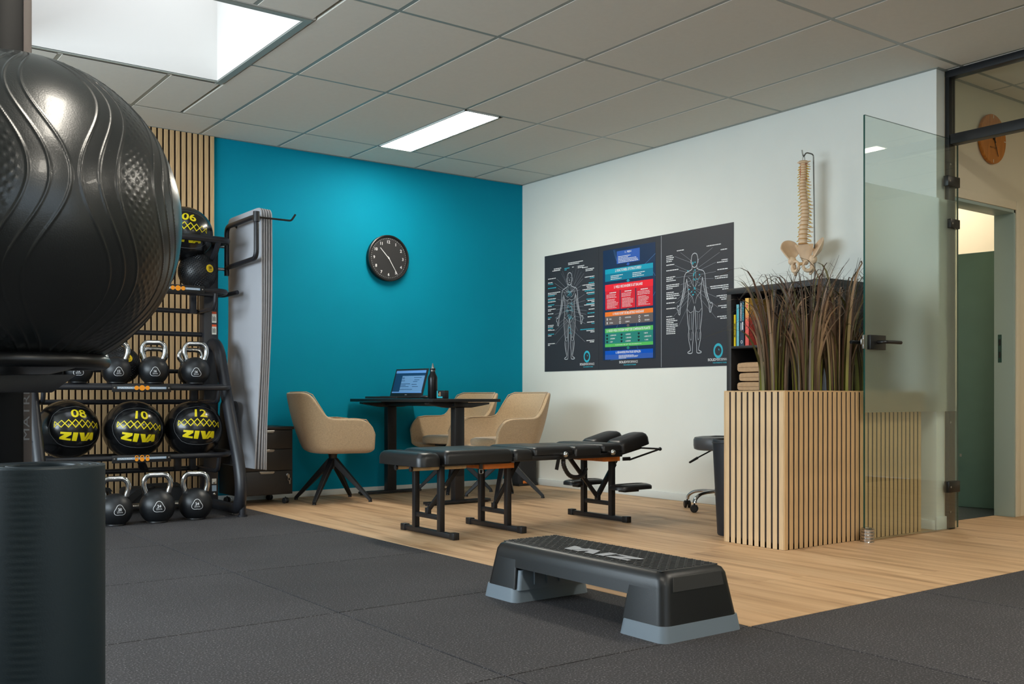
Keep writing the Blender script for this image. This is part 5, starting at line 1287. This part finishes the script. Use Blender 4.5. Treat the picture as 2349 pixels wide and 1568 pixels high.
for x, y, ls, q, xr in RL:
    strip(gl, [(U(x), V(x, y)), (U(q[0]), V(*q))], .0017, fn); bars(gw, U(xr), V(x, y) + .014, ls, -1, fn, gap=.0135)
for x, y, x0, L, q in ((245, 355, 205, .10, (350, 432)), (575, 302, 515, .19, (432, 425)), (645, 350, 655, .085, (395, 530))):
    strip(gl, [(U(x), V(x, y)), (U(q[0]), V(*q))], .0017, fn); bars(gw, U(x0), V(x, y) + .020, [L], 1, fn)
for x, y in ((375, 455), (397, 452), (375, 468), (323, 540), (396, 531), (395, 558), (385, 572), (383, 586), (443, 578), (387, 622), (393, 630), (418, 622), (335, 728), (388, 712), (396, 712), (396, 724), (362, 752), (395, 754), (372, 782), (381, 780)): rect(gd, U(x) - .007, U(x) + .007, V(x, y) - .0045, V(x, y) + .0045, lambda a, b: fn(a, b, .0004))
flat(gl, 'callout_lines', 'poster_callout', t); flat(gw, 'caption_lines', 'white_print', t); flat(gd, 'trigger_points', 'teal_print', t)
logo(t, fn, U(630), V(630, 1352), 1.15)

# ================================================================ BOOKCASE, BOOKS, TOWELS
bcX0, bcX1, bcY0, bcY1, bcH = -.392, -.016, -3.508, -2.735, 1.472
bk = thing('bookcase', 'black open cube bookcase against the white wall behind the planter', 'bookcase', (-.2, -3.12, 0))
th = .038
G().box(bcX0, bcX1, bcY0, bcY1, bcH - th, bcH).build('top_board', 'bookcase_black', bk, bevel=.0015); G().box(bcX0, bcX1, bcY0, bcY1, 0, th).build('bottom_board', 'bookcase_black', bk, bevel=.0015)
G().box(bcX0, bcX1, bcY0, bcY0 + th, th, bcH - th).build('side_board', 'bookcase_black', bk, bevel=.0015); G().box(bcX0, bcX1, bcY1 - th, bcY1, th, bcH - th).build('side_board', 'bookcase_black', bk, bevel=.0015)
G().box(bcX0, bcX1, -3.1295, -3.1135, th, bcH - th).build('divider', 'bookcase_black', bk, bevel=.001)
cube = (bcH - 2 * th - 3 * .016) / 4
for k in range(1, 4):
    z = th + k * cube + (k - 1) * .016
    for a, b in ((bcY0 + th, -3.1295), (-3.1135, bcY1 - th)): G().box(bcX0, bcX1, a, b, z, z + .016).build('shelf', 'bookcase_black', bk, bevel=.001)
G().box(bcX1 - .006, bcX1, bcY0 + th, bcY1 - th, th, bcH - th).build('back_panel', 'bookcase_inner', bk, smooth=0)
zs_ = th + 3 * cube + 3 * .016                 # floor of the top cubes
def book(label, y, thick, h, depth, mat, page='paper', x0=-.375):
    t = thing('book', label, 'book', (x0 + depth / 2, y - thick / 2, zs_), group='books in the bookcase')
    G().box(x0, x0 + depth, y - thick, y - thick + .0025, zs_, zs_ + h).box(x0, x0 + depth, y - .0025, y, zs_, zs_ + h).box(x0, x0 + .003, y - thick, y, zs_, zs_ + h).build('cover', mat, t, smooth=0)
    G().box(x0 + .003, x0 + depth - .004, y - thick + .0025, y - .0025, zs_ + .004, zs_ + h - .004).build('pages', page, t, smooth=0)
    return t, (lambda a, b: (x0 - .0006, y - thick / 2 - a, zs_ + h / 2 + b))
yb = bcY1 - th - .006
t, f = book('slim yellow book at the far end of the bookcase shelf', yb, .020, .205, .15, 'book_yellow')
g = G(); word(g, 'MINDGYM', .085, lambda a, b: f(b, -a), height=.011, bold=True); flat(g, 'title', 'black_print', t)
yb -= .022
t, f = book('pale blue book next to the yellow book', yb, .026, .270, .19, 'book_cyan')
g = G(); rect(g, -.006, .004, .03, .11, f); flat(g, 'title', 'teal_print', t)
yb -= .028
t, f = book('thick dark blue book with a white and blue spine title', yb, .040, .288, .20, 'book_navy')
g = G(); word(g, 'PERFORMANCE', .115, lambda a, b: f(b - .008, -a + .075), height=.011, bold=True); bars(g, .002, .01, [.008], 1, lambda a, b: f(a, b), h=.05); rect(g, -.010, -.005, -.05, .005, f)
strip(g, [(-.002 + .007 * math.cos(a), -.118 + .009 * math.sin(a)) for a in np.linspace(0, 2 * PI, 13)], .003, f); flat(g, 'title', 'white_print', t)
g = G(); word(g, 'PAIN-FREE', .115, lambda a, b: f(b + .010, -a + .075), height=.012, bold=True); flat(g, 'title', 'teal_print', t)
yb -= .045
t, f = book('amber and red hardback book standing nearest the grass', yb, .034, .305, .21, 'book_fade')
g = G(); rect(g, -.006, .006, .09, .115, f); rect(g, -.004, .004, -.13, -.09, f); flat(g, 'title', 'book_red', t)
# rolled-fold towels in the cube below
zt_ = th + 2 * cube + 2 * .016
def towel(z, h, label, dy):
    t = thing('folded_towel', label, 'towel', (-.22, -2.93, z), group='tan towels in the bookcase')
    g = G(); P = []
    y0, y1 = -3.06, -2.815 + dy
    for i in range(13):
        x = -.375 + .30 * i / 12; row = []
        for k in range(25):
            a = 2 * PI * k / 24; ca, sa = math.cos(a), math.sin(a); q = 9.0; r = (abs(ca) ** q + abs(sa) ** q) ** (-1 / q)
            e = 1 - .5 * max(0, (abs(i - 6) - 5)) * .25
            row.append((x, (y0 + y1) / 2 + (y1 - y0) / 2 * r * ca, z + h / 2 + h / 2 * r * sa * e * .98))
        P.append(row)
    g.grid(P); n = 25
    g.f += [tuple(range(24))[::-1], tuple(range(12 * n, 12 * n + 24))]; g.mi += [0, 0]
    g.build('fold', 'towel_tan', t, smooth=60)
    G().tube([(-.377, y0 + .02, z + h * .52), (-.377, y1 - .012, z + h * .52)], .0025, 6).build('fold_crease', 'towel_tan', t)
towel(zt_ + .001, .062, 'bottom tan towel of the folded stack in the bookcase', .0); towel(zt_ + .064, .058, 'second tan towel from the bottom of the stack', .004)
towel(zt_ + .123, .058, 'second tan towel from the top of the stack', -.012); towel(zt_ + .182, .066, 'top tan towel of the folded stack in the bookcase', .004)

# ================================================================ SPINE MODEL
sx, sy = -.180, -3.182; z0 = bcH
spn = thing('spine_model', 'plastic spine and pelvis model hanging from a steel stand', 'anatomical model', (sx, sy, z0))
# direction facing the camera side (front of the body)
fwd = Vector((-.95, -.32, 0)).normalized(); rgt = Vector((fwd.y, -fwd.x, 0)) * -1.0
if rgt.dot(Vector((.8, -.6, 0))) < 0: rgt = -rgt
O = Vector((sx, sy, 0)); B_ = lambda a, b, c: O + rgt * a + fwd * b + Vector((0, 0, c))     # a: to the right in view, b: to the front, c: height
st_ = B_(.055, -.05, 0)
G().lathe([(.0001, 0), (.085, 0), (.085, .006), (.02, .010), (.0001, .010)], 28, (st_.x, st_.y, z0)).build('stand_base', 'melamine_black', spn)
rod = fillet([(st_.x, st_.y, z0), tuple(B_(.045, -.05, 2.300)), tuple(B_(.010, -.01, 2.308)), tuple(B_(.0, .0, 2.278)), tuple(B_(-.006, .008, 2.300)), tuple(B_(-.008, .01, 2.322))], .018)
G().tube(rod, .0042, 8).build('stand_rod', 'wire_steel', spn)
G().lathe([(.0001, 0), (.014, 0), (.014, .03), (.0001, .03)], 14, (st_.x, st_.y, z0 + .01)).build('rod_clamp', 'black_plastic', spn)
G().tube([tuple(B_(.007 * math.cos(a), 0, 2.264 + .018 * math.sin(a))) for a in np.linspace(0, 2 * PI, 13)[:-1]], .0018, 6, closed=True).build('hanger_ring', 'wire_steel', spn)
Zt, Zb = 2.238, 1.728; zc_ = Zt; nver = 24
hs_ = [.0125] * 7 + [.0158 + .0004 * k for k in range(12)] + [.0225, .0235, .0245, .025, .025]; dsc = [.0045] * 7 + [.0045] * 12 + [.007] * 5
tot = sum(hs_) + sum(dsc); q_ = (Zt - Zb) / tot
for k in range(nver):
    f_ = k / (nver - 1); h_ = hs_[k] * q_; d_ = dsc[k] * q_; zc_ -= h_
    off = .014 * math.sin(f_ * PI * 2 + .4) + .004
    rr = .0175 + .0115 * f_
    c = B_(.004 * math.sin(k * .5), off, zc_)
    v = G().lathe([(.0001, 0), (rr, 0), (rr * .86, h_ * .3), (rr * .86, h_ * .7), (rr, h_), (.0001, h_)], 14, c)
    dwn = -.008 - .012 * math.sin(f_ * PI)
    v.bar(B_(0, off - rr * .6, zc_ + h_ * .5), B_(0, off - rr - .026, zc_ + h_ * .5 + dwn), .008, .011, w1=.005, h1=.006)
    for s in (-1, 1): v.bar(B_(s * rr * .5, off - rr * .6, zc_ + h_ * .6), B_(s * (rr + .014 + .006 * math.sin(k)), off - rr - .012, zc_ + h_ * .55), .007, .009, w1=.005, h1=.005)
    vo = v.build('vertebra', 'bone', spn)
    zc_ -= d_
    G().lathe([(.0001, 0), (rr * .96, 0), (rr * 1.03, d_ * .5), (rr * .96, d_), (.0001, d_)], 14, B_(.004 * math.sin(k * .5), off, zc_)).build('disc', 'disc_tan', vo)
    for s in (-1, 1):
        G().tube([tuple(B_(s * rr * .6, off - rr * .5, zc_ + d_)), tuple(B_(s * (rr + .006), off - rr * .4, zc_ - .002)), tuple(B_(s * (rr + .014 + .004 * math.sin(k * 2.1)), off - rr * .2, zc_ - .008))], .0028, 6).build('nerve', 'nerve_yellow', vo)
    if k < 7:
        for s in (-1, 1): G().tube([tuple(B_(s * rr * .9, off - rr * .2, zc_)), tuple(B_(s * rr * .9, off - rr * .2, zc_ + h_ + d_))], .0025, 6).build('artery', 'artery_red', vo)
g = G(); g.lathe([(.0001, 0), (.028, .002), (.034, .010), (.026, .018), (.010, .022), (.0001, .022)], 18, B_(0, .01, Zt - .004))
for s in (-1, 1): g.bar(B_(s * .02, .005, Zt + .006), B_(s * .042, -.004, Zt + .010), .012, .010, w1=.006, h1=.005)
g.bar(B_(0, -.01, Zt + .006), B_(.0, -.036, Zt), .01, .012, w1=.007, h1=.007); g.build('atlas', 'bone', spn)
# sacrum
P = []
for i in range(9):
    f_ = i / 8; w_ = .050 * (1 - f_) ** .8 + .010; z = 1.728 - .125 * f_; b = -.004 - .035 * math.sin(f_ * 2.0)
    P.append([tuple(B_(w_ * math.cos(a), b + .016 * (1 - .5 * f_) * math.sin(a), z)) for a in np.linspace(0, 2 * PI, 15)])
G().grid(P).build('sacrum', 'bone', spn)
# hip bones: flared wing, socket, and a ring round the obturator opening
for s in (-1, 1):
    inn = smoothpath([(.040, -.048, 1.700), (.046, -.030, 1.672), (.056, -.006, 1.648), (.064, .020, 1.634), (.070, .046, 1.626)], 4)
    crs = smoothpath([(.046, -.062, 1.722), (.078, -.056, 1.758), (.112, -.022, 1.768), (.132, .024, 1.748), (.128, .068, 1.704)], 4)
    P = []
    for i in range(len(inn)):
        row = []; u = i / (len(inn) - 1)
        for j in range(8):
            v = j / 7; p = inn[i] * (1 - v) + crs[i] * v; bl = .020 * math.sin(PI * v) * math.sin(PI * u)
            row.append(tuple(B_(s * (p.x + bl * .9), p.y - bl * .5, p.z - bl * .8)))
        P.append(row)
    o = G().grid(P).build('hip_bone', 'bone', spn, smooth=80)
    m_ = o.modifiers.new('thick', 'SOLIDIFY'); m_.thickness = .009; m_.offset = 0
    m_ = o.modifiers.new('round', 'SUBSURF'); m_.levels = 1; m_.render_levels = 1
    G().ball(tuple(B_(s * .066, .022, 1.626)), .026, 18, 10, sc=(1, 1, 1.1)).build('hip_socket', 'bone', o)
    rg = [tuple(B_(s * (.040 + .026 * math.cos(a)), .040 + .012 * math.cos(a) * -1, 1.588 + .032 * math.sin(a))) for a in np.linspace(0, 2 * PI, 19)[:-1]]
    G().tube(rg, [.0085 + .004 * max(0, -math.sin(a)) for a in np.linspace(0, 2 * PI, 19)[:-1]], 10, closed=True).build('pubic_ring', 'bone', o)
    G().tube([tuple(B_(s * .058, .018, 1.603)), tuple(B_(s * .056, .006, 1.560)), tuple(B_(s * .046, .016, 1.535))], [.013, .014, .009], 10).build('sit_bone', 'bone', o)
G().cyl(tuple(B_(-.012, .052, 1.600)), tuple(B_(.012, .052, 1.600)), .010, n=12).build('pubic_joint', 'disc_tan', spn)

# ================================================================ SLATTED PLANTER WITH GRASS
plx0, plx1, ply0, ply1, plh = -1.342, -.128, -3.952, -3.556, .800
pl = thing('planter_box', 'tall oak slatted planter box with dark joints', 'planter', ((plx0 + plx1) / 2, (ply0 + ply1) / 2, 0))
e = .002
g = G().box(plx0 + e, plx1 - e, ply0 + e, ply1 - e, 0, .03).box(plx0 + e, plx1 - e, ply0 + e, ply0 + .03, 0, plh - .008).box(plx0 + e, plx1 - e, ply1 - .03, ply1 - e, 0, plh - .008).box(plx0 + e, plx0 + .03, ply0 + e, ply1 - e, 0, plh - .008).box(plx1 - .03, plx1 - e, ply0 + e, ply1 - e, 0, plh - .008)
g.build('inner_box', 'felt_black', pl, smooth=0)
def slats_x(y0, y1):
    n = 31; pitch = (plx1 - plx0 + .0115) / n; w_ = pitch - .0115; first = None
    for k in range(n):
        x = plx0 + k * pitch
        if first is None: first = G().box(0, w_, y0, y1, .001, plh - .006).build('slat', 'oak_slat', pl, bevel=.0008, seg=1, world=False); first.location = (x - pl.location.x, -pl.location.y, 0)
        else: inst(first.data, 'slat', (x - pl.location.x, -pl.location.y, 0), pl)
def slats_y(x0, x1):
    n = 10; a0, a1 = ply0 + .008, ply1 - .008; pitch = (a1 - a0 + .0115) / n; w_ = pitch - .0115; first = None
    for k in range(n):
        y = a0 + k * pitch
        if first is None: first = G().box(x0, x1, 0, w_, .001, plh - .006).build('slat', 'oak_pale', pl, bevel=.0008, seg=1, world=False); first.location = (-pl.location.x, y - pl.location.y, 0)
        else: inst(first.data, 'slat', (-pl.location.x, y - pl.location.y, 0), pl)
slats_x(ply0, ply0 + .0075); slats_x(ply1 - .0075, ply1); slats_y(plx0, plx0 + .0075); slats_y(plx1 - .0075, plx1)
rw = .03
for b in ((plx0, plx1, ply0, ply0 + rw), (plx0, plx1, ply1 - rw, ply1), (plx0, plx0 + rw, ply0 + rw, ply1 - rw), (plx1 - rw, plx1, ply0 + rw, ply1 - rw)): G().box(*b, plh - .006, plh).build('rim', 'oak_slat', pl, bevel=.001, seg=1)
P = [[(plx0 + .03 + (plx1 - plx0 - .06) * i / 40, ply0 + .03 + (ply1 - ply0 - .06) * j / 14, plh - .012 + .012 * random.random()) for j in range(15)] for i in range(41)]
o = G().grid(P).build('bark_mulch', 'bark', pl, smooth=0); o['kind'] = 'stuff'
rg = random.Random(21)
def grass_plant(label, x, y, n, hmax, spread, hue):
    t = thing('grass_plant', label, 'plant', (x, y, plh - .01), group='grasses in the slatted planter')
    V_, F_, Cc = [], [], []
    for k in range(n):
        a = rg.random() * 2 * PI; r0 = .060 * math.sqrt(rg.random()); bx, by = x + r0 * math.cos(a) * 1.5, y + r0 * math.sin(a)
        by = min(max(by, ply0 + .035), ply1 - .035); bx = min(max(bx, plx0 + .035), plx1 - .035)
        H_ = hmax * (.42 + .58 * rg.random() ** .7); dirx = math.cos(a) * spread * (.25 + rg.random()); diry = math.sin(a) * spread * .55 * (.2 + rg.random())
        droop = rg.random() * .5; arc_ = rg.random() < .30; droop = .9 + .5 * rg.random() if arc_ else droop; dirx *= 1.25 if arc_ else .9; H_ *= 1.42 if arc_ else 1.0; w0 = .0036 + .0046 * rg.random(); segs = 12
        tw = rg.random() * PI; wx, wy = math.cos(tw), math.sin(tw)
        mix = rg.random(); m2 = rg.random(); c0 = S(132, 134, 50) if mix < .28 else (S(108, 104, 54) if mix < .52 else S(92, 70, 54)); c1 = S(98, 92, 48) if m2 < .20 else (S(94, 70, 54) if m2 < .68 else S(150, 122, 94)); c2 = S(52, 46, 42)
        o0 = len(V_)
        for i in range(segs + 1):
            s = i / segs; out = .38 * s ** 1.6 + .62 * s ** 4; z = H_ * (s - droop * 1.5 * max(0, s - .5) ** 2)
            X_, Y_ = bx + dirx * out * (1 + droop * .9), by + diry * out * (1 + droop * .9)
            Y_ = max(Y_, -3.988); X_ = min(X_, -.03); Y_ = min(Y_, -3.522) if (X_ > -.41 and z < .70) else Y_
            w = w0 * (1 - s ** 2.2) + .0006
            V_ += [(X_ - wx * w, Y_ - wy * w, plh - .012 + z), (X_ + wx * w, Y_ + wy * w, plh - .012 + z)]
            q = min(1, s * 2.2); q2 = max(0, (s - .6) / .4)
            c = [c0[j] * (1 - q) + c1[j] * q for j in range(3)]; c = [c[j] * (1 - q2) + c2[j] * q2 for j in range(3)]; Cc += [c + [1], c + [1]]
        F_ += [(o0 + 2 * i, o0 + 2 * i + 1, o0 + 2 * i + 3, o0 + 2 * i + 2) for i in range(segs)]
    me = bpy.data.meshes.new('blades'); me.from_pydata([(p[0] - x, p[1] - y, p[2] - plh + .01) for p in V_], [], F_)
    ca = me.color_attributes.new('Col', 'FLOAT_COLOR', 'POINT'); ca.data.foreach_set('color', [q for c in Cc for q in c])
    me.polygons.foreach_set('use_smooth', [True] * len(F_)); me.materials.append(MATS['grass_blade'])
    o = bpy.data.objects.new('blades', me); COL.objects.link(o); o.parent = t; o['kind'] = 'stuff'
grass_plant('brown green grass clump at the left end of the planter, before the books', -1.135, -3.72, 70, .74, .22, 0)
grass_plant('brown green grass clump second from the planter left end', -1.00, -3.82, 78, .77, .24, 0)
grass_plant('brown green grass clump third from the planter left end', -.85, -3.72, 85, .75, .24, 0)
grass_plant('brown green grass clump in front of the hip bones', -.71, -3.82, 85, .77, .24, 0)
grass_plant('brown green grass clump left of the door edge', -.56, -3.72, 90, .74, .24, 0)
grass_plant('brown green grass clump behind the frosted glass', -.40, -3.78, 80, .66, .20, 0)

# ================================================================ STOOL AND BIN
stl = thing('swivel_stool', 'round dark grey swivel stool with chrome castor base by the white wall', 'stool', (-.23, -2.53, 0))
G().lathe([(.0001, .408), (.155, .408), (.172, .416), (.176, .44), (.176, .478), (.168, .494), (.13, .500), (.0001, .502)], 40, (-.23, -2.53, 0)).build('seat', 'stool_vinyl', stl)
G().lathe([(.060, .5025), (.064, .5035), (.068, .5025)], 30, (-.23, -2.53, 0)).build('seat_seam', 'black_plastic', stl)
G().cyl((-.23, -2.53, .30), (-.23, -2.53, .408), .014).build('gas_lift', 'chrome', stl); G().cyl((-.23, -2.53, .10), (-.23, -2.53, .31), .025).build('column', 'black_plastic', stl)
lv = G().tube([(-.28, -2.50, .405), (-.40, -2.455, .345), (-.432, -2.44, .325)], .005, 8).build('height_lever', 'black_satin', stl)
G().cyl((-.375, -2.464, .357), (-.43, -2.442, .326), .009, .007).build('lever_grip', 'black_plastic', lv)
for k in range(5):
    a = math.radians(111 + 72 * k - 4); c_, s_ = math.cos(a), math.sin(a); p = lambda r, z: (-.23 + r * c_, -2.53 + r * s_, z)
    lg = G().tube(smoothpath([p(.02, .128), p(.12, .126), p(.19, .115), p(.232, .088), p(.240, .062)], 5), .0115, 10, sx=1.3).build('base_arm', 'chrome', stl)
    x, y, _ = p(.243, 0); castor(x, y, .026, stl, rz=a + .7)
G().lathe([(.0001, .10), (.035, .10), (.035, .145), (.0001, .15)], 20, (-.23, -2.53, 0)).build('base_hub', 'chrome', stl)
bn = thing('waste_basket', 'tapered dark leather waste basket beside the planter', 'bin', (-1.095, -3.418, 0))
G().lathe([(.0001, 0), (.094, 0), (.098, .008), (.124, .512), (.125, .524), (.121, .532), (.108, .533), (.107, .522), (.0001, .520)], 44, (-1.095, -3.418, 0)).build('body', 'bin_leather', bn)
G().tube([(-1.095 + .1245 * math.cos(a), -3.418 + .1245 * math.sin(a), .514) for a in np.linspace(0, 2 * PI, 45)[:-1]], .003, 8, closed=True).build('rim_piping', 'bin_leather', bn)

# ================================================================ CLOCK IN THE CORRIDOR
ck2 = thing('wooden_clock', 'round wooden wall clock in the corridor beyond the partition', 'clock', (.685, -3.92, 2.368))
c2 = Vector((.685, -3.92, 2.368))
G().lathe([(.0001, .003), (.150, .003), (.153, .008), (.153, .020), (.150, .024), (.0001, .024)], 56, c2, Matrix.Rotation(PI / 2, 3, 'X')).build('face', 'clock_wood', ck2)
def h2(name, ang, l, w): d = Vector((math.sin(ang), 0, math.cos(ang))); p = c2 + Vector((0, -.029, 0)); G().bar(p - d * .03, p + d * l, w, .0015, up=(0, 1, 0), w1=w * .7).build(name, 'black_print', ck2, smooth=0)
h2('minute_hand', math.radians(155), .115, .006); h2('hour_hand', math.radians(-42), .07, .007)
G().lathe([(.0001, .024), (.007, .024), (.007, .033), (.0001, .033)], 14, c2, Matrix.Rotation(PI / 2, 3, 'X')).build('hub', 'black_print', ck2)
g = G(); word(g, 'MATCHY', .085, lambda a, b: (c2.x + a, -3.9447, c2.z + b - .055), height=.011, bold=False); flat(g, 'lettering', 'black_print', ck2)
g = G()
for k in range(4): a = PI / 2 * k; g.obox((c2.x + .137 * math.sin(a), -3.9446, c2.z + .137 * math.cos(a)), (.02 if k % 2 else .004, .001, .004 if k % 2 else .02))
g.build('hour_marks', 'paper', ck2, smooth=0)
